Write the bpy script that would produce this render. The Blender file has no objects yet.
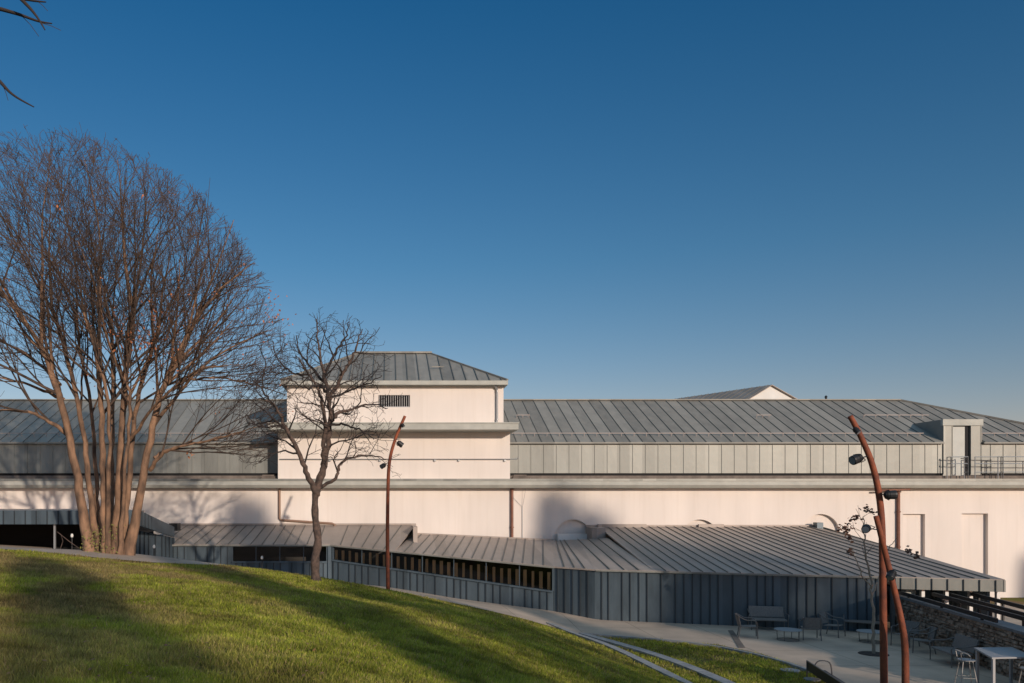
import bpy, bmesh, math, random
import numpy as np
from mathutils import Vector, Matrix, noise
R = math.radians
random.seed(7)
sc = bpy.context.scene
COL = sc.collection

# ------------------------------------------------------------ camera, world, sun, exposure
F = 800.0
HZ = 500.0
VX = 390.0
CAMZ = 5.0
cd = bpy.data.cameras.new('camera'); cam = bpy.data.objects.new('camera', cd); COL.objects.link(cam)
cam.location = (0, 0, CAMZ); cam.rotation_euler = (R(90), 0, 0)
cd.sensor_width = 36; cd.lens = F / 1024 * 36
cd.shift_x = (512 - VX) / 1024; cd.shift_y = (HZ - 341.5) / 1024
cd.clip_start = 0.1; cd.clip_end = 6000
sc.camera = cam

SUN_AZ, SUN_EL = 27.0, 13.5          # degrees to the right of straight behind the camera, elevation
w = bpy.data.worlds.new('World'); sc.world = w; w.use_nodes = True
wn = w.node_tree.nodes; wl = w.node_tree.links; wn.clear()
sky = wn.new('ShaderNodeTexSky'); sky.sky_type = 'NISHITA'; sky.sun_disc = False
sky.sun_elevation = R(SUN_EL); sky.sun_rotation = R(180 - SUN_AZ)
sky.altitude = 300; sky.air_density = 1.0; sky.dust_density = 0.6; sky.ozone_density = 3.0
hs = wn.new('ShaderNodeHueSaturation'); hs.inputs['Saturation'].default_value = 1.12; hs.inputs['Value'].default_value = 1.0; hs.inputs['Hue'].default_value = 0.49
gm = wn.new('ShaderNodeGamma'); gm.inputs[1].default_value = 1.0
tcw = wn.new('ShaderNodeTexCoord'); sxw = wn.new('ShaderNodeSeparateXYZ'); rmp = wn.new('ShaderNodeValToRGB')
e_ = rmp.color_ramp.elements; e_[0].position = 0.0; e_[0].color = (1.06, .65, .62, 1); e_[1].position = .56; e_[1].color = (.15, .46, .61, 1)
for p_, c_ in ((.13, (.80, .59, .58)), (.28, (.47, .55, .60)), (.64, (1.4, 1.0, .95)), (.8, (5.2, 2.75, 1.75))):  # last stops brighten the unseen overhead sky, added to lift the ambient fill
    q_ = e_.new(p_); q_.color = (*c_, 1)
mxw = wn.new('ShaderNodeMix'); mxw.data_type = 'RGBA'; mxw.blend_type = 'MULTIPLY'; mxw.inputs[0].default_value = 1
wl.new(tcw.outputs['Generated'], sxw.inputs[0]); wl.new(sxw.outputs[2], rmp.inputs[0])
bg = wn.new('ShaderNodeBackground'); bg.inputs[1].default_value = 0.15
wo = wn.new('ShaderNodeOutputWorld')
wl.new(sky.outputs[0], gm.inputs[0]); wl.new(gm.outputs[0], hs.inputs['Color'])
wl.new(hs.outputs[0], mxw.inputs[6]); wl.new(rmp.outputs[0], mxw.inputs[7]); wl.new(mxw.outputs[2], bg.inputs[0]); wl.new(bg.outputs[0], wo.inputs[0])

az, el = R(SUN_AZ), R(SUN_EL)
SD = Vector((-math.sin(az) * math.cos(el), math.cos(az) * math.cos(el), -math.sin(el)))
ld = bpy.data.lights.new('sun', 'SUN'); ld.energy = 3.3; ld.angle = R(0.8); ld.color = (1.0, 0.84, 0.69)
so = bpy.data.objects.new('sun', ld); COL.objects.link(so); so.rotation_euler = SD.to_track_quat('-Z', 'Y').to_euler()
so.location = (40, -60, 50)
vs = sc.view_settings; vs.view_transform = 'Standard'; vs.look = 'None'; vs.exposure = 0.0; vs.gamma = 1.0; vs.use_curve_mapping = False

# ------------------------------------------------------------ helpers
def P(px, py, D): return Vector(((px - VX) * D / F, D, CAMZ + (HZ - py) * D / F))

class MB:
    def __init__(s): s.v = []; s.f = []; s.m = []; s.mi = 0
    def add(s, vs_, fs):
        b = len(s.v); s.v.extend([tuple(p) for p in vs_])
        for f in fs: s.f.append(tuple(i + b for i in f)); s.m.append(s.mi)
    def box(s, x0, x1, y0, y1, z0, z1):
        s.add([(x0,y0,z0),(x1,y0,z0),(x1,y1,z0),(x0,y1,z0),(x0,y0,z1),(x1,y0,z1),(x1,y1,z1),(x0,y1,z1)],
              [(3,2,1,0),(4,5,6,7),(0,1,5,4),(1,2,6,5),(2,3,7,6),(3,0,4,7)])
    def beam(s, a, b, w_, h_, up=(0,0,1)):
        a = Vector(a); b = Vector(b); d = (b - a).normalized(); up = Vector(up)
        sx = d.cross(up)
        if sx.length < 1e-4: sx = d.cross(Vector((0, 1, 0)))
        sx.normalize(); uz = sx.cross(d)
        sx = sx * w_ / 2; uz = uz * h_ / 2
        vv = [a-sx-uz, a+sx-uz, a+sx+uz, a-sx+uz, b-sx-uz, b+sx-uz, b+sx+uz, b-sx+uz]
        s.add(vv, [(0,1,2,3),(7,6,5,4),(0,4,5,1),(1,5,6,2),(2,6,7,3),(3,7,4,0)])
    def tube(s, pts, rad, n=8, cap=True):
        pts = [Vector(p) for p in pts]; k = len(pts)
        if not hasattr(rad, '__len__'): rad = [rad] * k
        b0 = len(s.v); ref = None; rings = []
        for i, p in enumerate(pts):
            d = (pts[min(i+1, k-1)] - pts[max(i-1, 0)])
            if d.length < 1e-9: d = Vector((0,0,1))
            d.normalize()
            if ref is None: ref = Vector((0,1,0)) if abs(d.y) < .9 else Vector((1,0,0))
            u = (ref - d * ref.dot(d))
            if u.length < 1e-5: u = d.orthogonal()
            u.normalize(); ref = u; v_ = d.cross(u); r = rad[i]
            for j in range(n):
                a = 2 * math.pi * j / n; s.v.append(tuple(p + u * (math.cos(a) * r) + v_ * (math.sin(a) * r)))
        for i in range(k - 1):
            for j in range(n):
                q = b0 + i * n; s.f.append((q + j, q + (j+1) % n, q + n + (j+1) % n, q + n + j)); s.m.append(s.mi)
        if cap:
            s.f.append(tuple(b0 + j for j in reversed(range(n)))); s.m.append(s.mi)
            s.f.append(tuple(b0 + (k-1)*n + j for j in range(n))); s.m.append(s.mi)
    def prism(s, poly, y0, y1):            # poly in xz, extruded along y
        n = len(poly)
        s.add([(x, y0, z) for x, z in poly] + [(x, y1, z) for x, z in poly],
              [tuple(range(n)), tuple(range(2*n-1, n-1, -1))] + [(i, i+n, (i+1) % n + n, (i+1) % n) for i in range(n)])
    def slab(s, poly, z0, z1):             # poly in xy (or xyz with relative), extruded in z
        n = len(poly)
        s.add([(p[0], p[1], z0) for p in poly] + [(p[0], p[1], z1) for p in poly],
              [tuple(range(n-1, -1, -1)), tuple(range(n, 2*n))] + [(i, (i+1) % n, (i+1) % n + n, i+n) for i in range(n)])
    def sheet(s, pts, t, n=None):          # planar polygon with thickness t below its normal
        pts = [Vector(p) for p in pts]; k = len(pts)
        if n is None: n = (pts[1]-pts[0]).cross(pts[2]-pts[0]).normalized()
        n = Vector(n)
        s.add(pts + [p - n * t for p in pts],
              [tuple(range(k)), tuple(range(2*k-1, k-1, -1))] + [(i, i+k, (i+1) % k + k, (i+1) % k) for i in range(k)])
    def build(s, name, mat, parent=None, smooth=False, bevel=0):
        me = bpy.data.meshes.new(name); me.from_pydata(s.v, [], s.f)
        if isinstance(mat, (list, tuple)):
            for m_ in mat: me.materials.append(m_)
            me.polygons.foreach_set('material_index', s.m)
        else: me.materials.append(mat)
        bm = bmesh.new(); bm.from_mesh(me); bmesh.ops.recalc_face_normals(bm, faces=bm.faces); bm.to_mesh(me); bm.free()
        if smooth: me.polygons.foreach_set('use_smooth', [True] * len(me.polygons))
        o = bpy.data.objects.new(name, me); COL.objects.link(o)
        if parent: put(o, parent)
        if bevel:
            md = o.modifiers.new('bevel', 'BEVEL'); md.width = bevel; md.segments = 2; md.limit_method = 'ANGLE'
        return o

def put(o, parent):      # parent keeping world-space mesh data
    o.parent = parent
    m = Matrix.Identity(4); q = parent
    while q is not None:
        m = (Matrix.Translation(q.location) @ q.rotation_euler.to_matrix().to_4x4()) @ m; q = q.parent
    if o.type == 'MESH' and len(o.data.vertices): o.data.transform(m.inverted())
def tag(o, label=None, cat=None, group=None, kind=None):
    if label: o['label'] = label
    if cat: o['category'] = cat
    if group: o['group'] = group
    if kind: o['kind'] = kind
    return o
def thing(name, label, cat, loc=(0,0,0), rz=0, group=None):
    o = bpy.data.objects.new(name, None); COL.objects.link(o); o.location = loc; o.rotation_euler = (0,0,rz)
    o.empty_display_size = .2
    return tag(o, label, cat, group)
def local(mb, name, mat, parent, **k):   # mesh already in the parent's local space
    o = mb.build(name, mat, None, **k); o.parent = parent; return o
def dup(o, parent=None):
    c = o.copy(); COL.objects.link(c); c.parent = parent
    for ch in [x for x in bpy.data.objects if x.parent == o]: dup(ch, c)
    return c
def copy_thing(src, loc, rz, label, group=None):
    c = dup(src); c.location = loc; c.rotation_euler = (0, 0, rz); c['label'] = label
    if group: c['group'] = group
    return c

# ------------------------------------------------------------ materials
def mat(name, base, rough=.7, metal=0.0, var=0.0, scale=3.0, col2=None, bump=0.0, bscale=30.0, spec=None, stretch=(1,1,1), detail=6):
    m = bpy.data.materials.new(name); m.use_nodes = True; nt = m.node_tree; N = nt.nodes; L = nt.links
    b = N['Principled BSDF']; b.inputs['Roughness'].default_value = rough; b.inputs['Metallic'].default_value = metal
    if spec is not None: b.inputs['Specular IOR Level'].default_value = spec
    b.inputs['Base Color'].default_value = (*base, 1)
    tc = N.new('ShaderNodeTexCoord'); mp = N.new('ShaderNodeMapping'); mp.inputs['Scale'].default_value = stretch
    L.new(tc.outputs['Object'], mp.inputs[0])
    if var > 0 or col2:
        n = N.new('ShaderNodeTexNoise'); n.inputs['Scale'].default_value = scale; n.inputs['Detail'].default_value = detail
        L.new(mp.outputs[0], n.inputs['Vector'])
        cr = N.new('ShaderNodeValToRGB'); cr.color_ramp.elements[0].position = .3; cr.color_ramp.elements[1].position = .7
        c2 = col2 or tuple(c * (1 + var) for c in base); c1 = base if col2 else tuple(c * (1 - var) for c in base)
        cr.color_ramp.elements[0].color = (*c1, 1); cr.color_ramp.elements[1].color = (*c2, 1)
        L.new(n.outputs[0], cr.inputs[0]); L.new(cr.outputs[0], b.inputs['Base Color'])
    if bump > 0:
        n2 = N.new('ShaderNodeTexNoise'); n2.inputs['Scale'].default_value = bscale; n2.inputs['Detail'].default_value = 5
        L.new(mp.outputs[0], n2.inputs['Vector'])
        bp = N.new('ShaderNodeBump'); bp.inputs['Strength'].default_value = bump; bp.inputs['Distance'].default_value = .02
        L.new(n2.outputs[0], bp.inputs['Height']); L.new(bp.outputs[0], b.inputs['Normal'])
    return m

def zinc(name, base, rough, metal, panel=.67, pvar=.12, axis=0):
    m = bpy.data.materials.new(name); m.use_nodes = True; nt = m.node_tree; N = nt.nodes; L = nt.links
    b = N['Principled BSDF']; b.inputs['Metallic'].default_value = metal
    ge = N.new('ShaderNodeNewGeometry')
    sx = N.new('ShaderNodeSeparateXYZ'); L.new(ge.outputs['Position'], sx.inputs[0])
    dv = N.new('ShaderNodeMath'); dv.operation = 'DIVIDE'; dv.inputs[1].default_value = panel; L.new(sx.outputs[axis], dv.inputs[0])
    fl = N.new('ShaderNodeMath'); fl.operation = 'FLOOR'; L.new(dv.outputs[0], fl.inputs[0])
    wnz = N.new('ShaderNodeTexWhiteNoise'); wnz.noise_dimensions = '1D'; L.new(fl.outputs[0], wnz.inputs['W'])
    n = N.new('ShaderNodeTexNoise'); n.inputs['Scale'].default_value = 1.3; n.inputs['Detail'].default_value = 8; n.inputs['Roughness'].default_value = .65
    mp = N.new('ShaderNodeMapping'); mp.inputs['Scale'].default_value = (1.6, 1.0, .45); L.new(ge.outputs['Position'], mp.inputs[0]); L.new(mp.outputs[0], n.inputs['Vector'])
    ad = N.new('ShaderNodeMath'); ad.operation = 'MULTIPLY_ADD'; ad.inputs[1].default_value = .45; L.new(wnz.outputs['Value'], ad.inputs[0]); L.new(n.outputs[0], ad.inputs[2])
    cr = N.new('ShaderNodeValToRGB'); cr.color_ramp.elements[0].position = .35; cr.color_ramp.elements[1].position = 1.05
    cr.color_ramp.elements[0].color = (*[c * (1 - pvar) for c in base], 1); cr.color_ramp.elements[1].color = (*[c * (1 + pvar) for c in base], 1)
    L.new(ad.outputs[0], cr.inputs[0]); L.new(cr.outputs[0], b.inputs['Base Color'])
    mr = N.new('ShaderNodeMapRange'); mr.inputs[3].default_value = rough - .08; mr.inputs[4].default_value = rough + .1
    L.new(n.outputs[0], mr.inputs[0]); L.new(mr.outputs[0], b.inputs['Roughness'])
    n3 = N.new('ShaderNodeTexNoise'); n3.inputs['Scale'].default_value = 1.8; n3.inputs['Detail'].default_value = 2; L.new(ge.outputs['Position'], n3.inputs['Vector'])
    bp = N.new('ShaderNodeBump'); bp.inputs['Strength'].default_value = .25; bp.inputs['Distance'].default_value = .03
    L.new(n3.outputs[0], bp.inputs['Height']); L.new(bp.outputs[0], b.inputs['Normal'])
    return m

M_zinc_wall = zinc('zinc_wall', (.225, .228, .21), .48, .3, .67, .22)
M_zinc_roof = zinc('zinc_roof', (.24, .23, .205), .62, .08, .67, .26)
M_zinc_low = zinc('zinc_low_roof', (.34, .285, .25), .5, .12, .54, .2)
M_zinc_dark = zinc('zinc_cladding', (.085, .115, .14), .42, .35, .4, .3)
M_seam_dark = mat('dark_seam', (.035, .045, .055), .5, .3)
M_seam = mat('zinc_seam', (.15, .148, .135), .6, .1)
M_trim = mat('pale_trim', (.42, .42, .38), .7, 0, .12, 2.0)

def plaster(name, base):
    m = bpy.data.materials.new(name); m.use_nodes = True; nt = m.node_tree; N = nt.nodes; L = nt.links
    b = N['Principled BSDF']; b.inputs['Roughness'].default_value = .92; b.inputs['Specular IOR Level'].default_value = .2
    ge = N.new('ShaderNodeNewGeometry')
    n = N.new('ShaderNodeTexNoise'); n.inputs['Scale'].default_value = .35; n.inputs['Detail'].default_value = 7
    mp = N.new('ShaderNodeMapping'); mp.inputs['Scale'].default_value = (1.8, 1, .6); L.new(ge.outputs['Position'], mp.inputs[0]); L.new(mp.outputs[0], n.inputs['Vector'])
    cr = N.new('ShaderNodeValToRGB'); cr.color_ramp.elements[0].position = .25; cr.color_ramp.elements[1].position = .75
    cr.color_ramp.elements[0].color = (*[c * .87 for c in base], 1); cr.color_ramp.elements[1].color = (*[c * 1.03 for c in base], 1)
    # thin vertical weather streaks
    n2 = N.new('ShaderNodeTexNoise'); n2.inputs['Scale'].default_value = 2.2; n2.inputs['Detail'].default_value = 4
    mp2 = N.new('ShaderNodeMapping'); mp2.inputs['Scale'].default_value = (2.5, 1, .12); L.new(ge.outputs['Position'], mp2.inputs[0]); L.new(mp2.outputs[0], n2.inputs['Vector'])
    cr2 = N.new('ShaderNodeValToRGB'); cr2.color_ramp.elements[0].position = .3; cr2.color_ramp.elements[1].position = .5
    cr2.color_ramp.elements[0].color = (.965, .96, .95, 1); cr2.color_ramp.elements[1].color = (1, 1, 1, 1)
    mx = N.new('ShaderNodeMix'); mx.data_type = 'RGBA'; mx.blend_type = 'MULTIPLY'; mx.inputs[0].default_value = 1
    L.new(n.outputs[0], cr.inputs[0]); L.new(n2.outputs[0], cr2.inputs[0]); L.new(cr.outputs[0], mx.inputs[6]); L.new(cr2.outputs[0], mx.inputs[7])
    L.new(mx.outputs[2], b.inputs['Base Color'])
    n3 = N.new('ShaderNodeTexNoise'); n3.inputs['Scale'].default_value = 40; L.new(ge.outputs['Position'], n3.inputs['Vector'])
    bp = N.new('ShaderNodeBump'); bp.inputs['Strength'].default_value = .15; bp.inputs['Distance'].default_value = .01
    L.new(n3.outputs[0], bp.inputs['Height']); L.new(bp.outputs[0], b.inputs['Normal'])
    return m
M_wall = plaster('pink_render', (.80, .725, .67))
M_white = plaster('white_render', (.80, .79, .76))
M_corten = mat('corten', (.33, .085, .033), .75, .05, col2=(.13, .04, .025), scale=5, bump=.3)
M_pipe = mat('copper_pipe', (.22, .10, .07), .6, .3, .2, 4)
M_frame = mat('furniture_frame', (.20, .18, .17), .5, .5)
M_frame2 = mat('stool_frame', (.30, .29, .28), .5, .4)
M_galv = mat('galvanised', (.42, .42, .42), .45, .7)
M_black = mat('black_metal', (.02, .02, .022), .5, .2)
M_dark = mat('dark_interior_gap', (.015, .015, .017), .9)
M_brown = mat('brown_flashing', (.16, .13, .11), .85, 0, .3, 3)
M_bark = mat('bark', (.35, .205, .125), .9, 0, col2=(.07, .045, .033), scale=4.5, bump=.8, bscale=18, stretch=(1,1,.35))
M_bark_big = mat('bark_limbs', (.11, .07, .05), .9, 0, col2=(.045, .033, .027), scale=3, bump=.5)
M_twig = mat('twigs', (.075, .048, .035), .9)
M_bark2 = mat('dark_bark', (.15, .10, .08), .95, 0, col2=(.045, .034, .03), scale=8, bump=1.0, bscale=14)
M_twig2 = mat('dark_twigs', (.04, .03, .028), .95)
M_leafdry = mat('dry_leaves', (.42, .15, .06), .8, 0, .4, 2)
M_pave = mat('path_paving', (.62, .475, .36), .9, 0, col2=(.43, .335, .26), scale=.8, bump=.25, bscale=25, detail=10)
_nt = M_pave.node_tree; _b = _nt.nodes['Principled BSDF']; _src = _b.inputs['Base Color'].links[0].from_socket
_br = _nt.nodes.new('ShaderNodeTexBrick'); _br.inputs['Scale'].default_value = 1.0; _br.inputs['Brick Width'].default_value = 2.4; _br.inputs['Row Height'].default_value = 2.4; _br.inputs['Mortar Size'].default_value = .012; _br.offset = 0
_br.inputs['Color1'].default_value = (1, 1, 1, 1); _br.inputs['Color2'].default_value = (.9, .9, .9, 1); _br.inputs['Mortar'].default_value = (.45, .43, .42, 1)
_mx = _nt.nodes.new('ShaderNodeMix'); _mx.data_type = 'RGBA'; _mx.blend_type = 'MULTIPLY'; _mx.inputs[0].default_value = 1
_nt.links.new(_nt.nodes['Mapping'].outputs[0], _br.inputs['Vector']); _nt.links.new(_src, _mx.inputs[6]); _nt.links.new(_br.outputs[0], _mx.inputs[7]); _nt.links.new(_mx.outputs[2], _b.inputs['Base Color'])
M_granite = mat('granite', (.30, .30, .30), .8, 0, .2, 6, bump=.2)
M_fabric = mat('grey_mesh_fabric', (.2, .175, .16), .8, 0, .15, 20)
M_wood = mat('oak', (.62, .36, .17), .6, 0, .2, 4, stretch=(1,1,.2))
M_table = mat('table_top', (.36, .36, .37), .4, .2)
M_leaf = mat('evergreen_leaves', (.035, .06, .02), .7, 0, .3, 1.0)
def glassm():
    m = bpy.data.materials.new('window_glass'); m.use_nodes = True; nt = m.node_tree; N = nt.nodes; L = nt.links
    b = N['Principled BSDF']; out = N['Material Output']
    g = N.new('ShaderNodeBsdfGlossy'); g.inputs[0].default_value = (.8, .85, .9, 1); g.inputs[1].default_value = .02
    t = N.new('ShaderNodeBsdfTransparent'); t.inputs[0].default_value = (.93, .93, .92, 1)
    fr = N.new('ShaderNodeFresnel'); fr.inputs[0].default_value = 1.5
    mx = N.new('ShaderNodeMixShader'); L.new(fr.outputs[0], mx.inputs[0]); L.new(t.outputs[0], mx.inputs[1]); L.new(g.outputs[0], mx.inputs[2]); L.new(mx.outputs[0], out.inputs[0])
    return m
M_glass = glassm()

# ------------------------------------------------------------ terrain
ctl = []
def C(px, py, D): p = P(px, py, D); ctl.append((p.x, p.y, p.z))
for a in [(0,683,6.0),(150,683,6.6),(300,683,7.6),(420,683,8.9),(500,683,10.5),(580,683,13.2),(640,683,16.5),
          (0,620,9.5),(150,620,10.8),(300,620,13),(400,620,15.5),(460,620,18.5),(510,620,22.5),(560,645,23.5),(600,660,21.5),
          (0,580,14.5),(120,580,15.5),(220,583,17.5),(300,592,20),(380,603,22),
          (0,552,23.5),(0,548.3,26.5),(60,555,24.5),(60,550,27),(105,558.5,25),(105,552.3,27.5),(150,562,25.5),(150,557,27.5),(195,567,25),(195,563.3,27),(250,571,25),(316,580.5,25.5),(360,586,27.5),(388,591,30),(450,603,30.5),(500,614,30.2),(530,621,30),
          (559,630.5,29.8),(600,643,28),(640,662,24.7),(683,683,21.9)]: C(*a)
for x, y, z in [(-9,30.5,-2.2),(-15,31,-1.95),(-2.5,33.5,-3.5),(-1.9,37.6,-3.96),(-11,37,-3.3),(-14,35,-2.2),(-2.8,37.8,-4.1),(7.03,34.3,-4.8),(8.5,33.2,-4.98),(3,36,-4.45),
                (0,0,-1.65),(-8,0,-.9),(8,0,-3.3),(8,9,-4.6),(-25,10,-.6),(-25,30,-1.3),(0,-20,-1.2),(20,-20,-3.6),(-20,-20,-.4),(10,15,-5.2),(14,6,-5.2),(16,-6,-4.6)]:
    ctl.append((x, y, z + CAMZ))
ctl = np.array(ctl)
def _phi(r2): return np.where(r2 > 1e-12, .5 * r2 * np.log(np.maximum(r2, 1e-12)), 0)
_n = len(ctl)
_A = np.zeros((_n + 3, _n + 3)); _d = ctl[:, None, :2] - ctl[None, :, :2]
_A[:_n, :_n] = _phi((_d ** 2).sum(-1)) + np.eye(_n) * .6
_A[:_n, _n] = 1; _A[:_n, _n+1:] = ctl[:, :2]; _A[_n:, :_n] = _A[:_n, _n:].T
_w = np.linalg.solve(_A, np.concatenate([ctl[:, 2], [0, 0, 0]]))
def Hn(x, y):
    x = np.asarray(x, float); y = np.asarray(y, float)
    r2 = (x[..., None] - ctl[:, 0]) ** 2 + (y[..., None] - ctl[:, 1]) ** 2
    z = (_phi(r2) * _w[:_n]).sum(-1) + _w[_n] + _w[_n+1] * x + _w[_n+2] * y
    z = np.clip(z, -1, 5.2)
    z = .5 * (z + np.sqrt(z * z + .0016))            # soft clamp onto the level patio (z = 0)
    dx = np.maximum(np.maximum(-24 - x, x - 28), 0); dy = np.maximum(np.maximum(-24 - y, y - 39), 0)
    f = np.clip(1 - np.hypot(dx, dy) / 14, 0, 1); f = f * f * (3 - 2 * f)
    return z * f
def H(x, y): return float(Hn(np.array([x]), np.array([y]))[0])

STEP = .4
gx = np.arange(-44, 60.01, STEP); gy = np.arange(-44, 56.01, STEP)
X, Y = np.meshgrid(gx, gy)
Z = np.zeros_like(X)
for i in range(0, X.shape[0]): Z[i] = Hn(X[i], Y[i])
Z -= .012 
def grass_ground_mat():
    m = bpy.data.materials.new('lawn_soil'); m.use_nodes = True; nt = m.node_tree; N = nt.nodes; L = nt.links
    b = N['Principled BSDF']; b.inputs['Roughness'].default_value = .95; b.inputs['Specular IOR Level'].default_value = .1
    ge = N.new('ShaderNodeNewGeometry')
    n = N.new('ShaderNodeTexNoise'); n.inputs['Scale'].default_value = .55; n.inputs['Detail'].default_value = 8; n.inputs['Roughness'].default_value = .65
    L.new(ge.outputs['Position'], n.inputs['Vector'])
    cr = N.new('ShaderNodeValToRGB'); e = cr.color_ramp.elements
    e[0].position = .38; e[0].color = (.15, .155, .03, 1); e[1].position = .62; e[1].color = (.25, .16, .085, 1)
    n2 = N.new('ShaderNodeTexNoise'); n2.inputs['Scale'].default_value = 18; n2.inputs['Detail'].default_value = 6; L.new(ge.outputs['Position'], n2.inputs['Vector'])
    mx = N.new('ShaderNodeMix'); mx.data_type = 'RGBA'; mx.blend_type = 'MULTIPLY'; mx.inputs[0].default_value = .35
    L.new(n.outputs[0], cr.inputs[0]); L.new(cr.outputs[0], mx.inputs[6]); L.new(n2.outputs[0], mx.inputs[7]); L.new(mx.outputs[2], b.inputs['Base Color'])
    bp = N.new('ShaderNodeBump'); bp.inputs['Strength'].default_value = .8; bp.inputs['Distance'].default_value = .05
    L.new(n2.outputs[0], bp.inputs['Height']); L.new(bp.outputs[0], b.inputs['Normal'])
    return m
M_soil = grass_ground_mat()
me = bpy.data.meshes.new('ground')
nx, ny = len(gx), len(gy)
vv = np.stack([X, Y, Z], -1).reshape(-1, 3)
ii = np.arange(nx * ny).reshape(ny, nx)
ff = np.stack([ii[:-1, :-1], ii[:-1, 1:], ii[1:, 1:], ii[1:, :-1]], -1).reshape(-1, 4)
# outer skirt reaching the horizon
BIG = 3000
ov = [(-BIG, -BIG), (BIG, -BIG), (BIG, BIG), (-BIG, BIG)]
corner = [ii[0, 0], ii[0, -1], ii[-1, -1], ii[-1, 0]]
base = len(vv); vlist = vv.tolist() + [(x, y, -.012) for x, y in ov]
flist = ff.tolist()
sides = [list(ii[0, :]), list(ii[:, -1]), list(ii[-1, ::-1]), list(ii[::-1, 0])]
for k in range(4):
    flist.append([base + k, base + (k + 1) % 4] + [int(q) for q in reversed(sides[k])])
me.from_pydata(vlist, [], flist); me.materials.append(M_soil)
me.polygons.foreach_set('use_smooth', [True] * len(me.polygons))
g = bpy.data.objects.new('ground', me); COL.objects.link(g); tag(g, kind='structure')

# facade line of the low zinc building (plan) used by path and building
FA = [(-11.25, 37.8), (-2.84, 37.8), (7.03, 34.3), (8.5, 33.2), (22.2, 29.0)]
EDGE = [(-22,25.2),(-14.5,25.0),(-11.7,24.7),(-8.9,24.6),(-7.4,25.0),(-6.0,26.2),(-5.2,28.6),(-3.8,30.6),(-2.2,31.6),(-.05,31.1),(2.3,30.5),(4.15,30.2),(5.25,30),(6.3,29.9),(7.0,29.6),
        (7.85,29.2),(9.65,28.6),(11.3,27.4),(12.0,25.8),(12.3,24),(12.25,21.9),(11.2,17),(9.6,11),(9,5)]
def conform(poly, name, m, lift, extra_kind='structure', step=STEP):
    bm = bmesh.new(); bm.faces.new([bm.verts.new((x, y, 0)) for x, y in poly])
    xs = [p[0] for p in poly]; ys = [p[1] for p in poly]
    for k in range(int((max(xs) - gx[0]) / step) + 1):
        q = gx[0] + k * step
        if min(xs) < q < max(xs):
            bmesh.ops.bisect_plane(bm, geom=bm.verts[:] + bm.edges[:] + bm.faces[:], plane_co=(q, 0, 0), plane_no=(1, 0, 0))
    for k in range(int((max(ys) - gy[0]) / step) + 1):
        q = gy[0] + k * step
        if min(ys) < q < max(ys):
            bmesh.ops.bisect_plane(bm, geom=bm.verts[:] + bm.edges[:] + bm.faces[:], plane_co=(0, q, 0), plane_no=(0, 1, 0))
    bmesh.ops.triangulate(bm, faces=bm.faces[:])
    co = np.array([v.co[:] for v in bm.verts]); z = np.concatenate([Hn(co[i:i+500, 0], co[i:i+500, 1]) for i in range(0, len(co), 500)])
    for v, q in zip(bm.verts, z): v.co.z = q + lift
    bmesh.ops.recalc_face_normals(bm, faces=bm.faces)
    me = bpy.data.meshes.new(name); bm.to_mesh(me); bm.free()
    if me.polygons and me.polygons[0].normal.z < 0: me.flip_normals()
    me.materials.append(m); me.polygons.foreach_set('use_smooth', [True] * len(me.polygons))
    o = bpy.data.objects.new(name, me); COL.objects.link(o)
    if extra_kind: tag(o, kind=extra_kind)
    return o
PATH = EDGE + [(45, 5), (45, 38), (22.2, 38), (8.5, 38), (0, 39), (-11, 39), (-22, 39)]
path = conform(PATH, 'path', M_pave, .03)

def ribbon(pts, width, h, lift=0.0):
    """kerb: a strip of granite slabs lying on the ground along pts"""
    mb = MB(); pts = [Vector((x, y, 0)) for x, y in pts]
    dense = []
    for a, b in zip(pts[:-1], pts[1:]):
        n = max(1, int((b - a).length / 1.0))
        for i in range(n): dense.append(a.lerp(b, i / n))
    dense.append(pts[-1])
    # smooth
    for _ in range(3): dense = [dense[0]] + [(dense[i-1] + dense[i] * 2 + dense[i+1]) / 4 for i in range(1, len(dense)-1)] + [dense[-1]]
    side = []
    for i, p in enumerate(dense):
        d = (dense[min(i+1, len(dense)-1)] - dense[max(i-1, 0)]).normalized(); side.append(Vector((-d.y, d.x, 0)))
    gap = .006
    for i in range(len(dense) - 1):
        a, b = dense[i], dense[i+1]; d = (b - a).normalized() * gap
        q = [a + d - side[i] * width/2, a + d + side[i] * width/2, b - d + side[i+1] * width/2, b - d - side[i+1] * width/2]
        zt = [H(p.x, p.y) + h + lift for p in q]
        mb.add([(p.x, p.y, z) for p, z in zip(q, zt)] + [(p.x, p.y, z - h - .15) for p, z in zip(q, zt)],
               [(0,1,2,3),(7,6,5,4),(0,4,5,1),(1,5,6,2),(2,6,7,3),(3,7,4,0)])
    return mb
k1 = ribbon([(6.1,30.6),(6.9,29.2),(7.35,28),(7.7,24.7),(8.0,21.9),(8.1,17)], .34, .05, .02).build('stone_kerb', M_granite)
tag(k1, 'left granite kerb strip curving down through the lawn edge', 'kerb', 'granite strips in the lawn')
k2 = ribbon([(7.1,29.5),(7.9,27.8),(8.4,26.3),(9.0,23.3),(9.2,21.9),(9.3,17)], .34, .05, .02).build('stone_kerb', M_granite)
tag(k2, 'right granite kerb strip, nearer the patio, running through grass', 'kerb', 'granite strips in the lawn')
k3 = ribbon([e for e in EDGE[14:]], .12, .05, .02).build('path_edging', M_granite)
tag(k3, 'thin pale stone edging between patio paving and lower lawn', 'edging')

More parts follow.
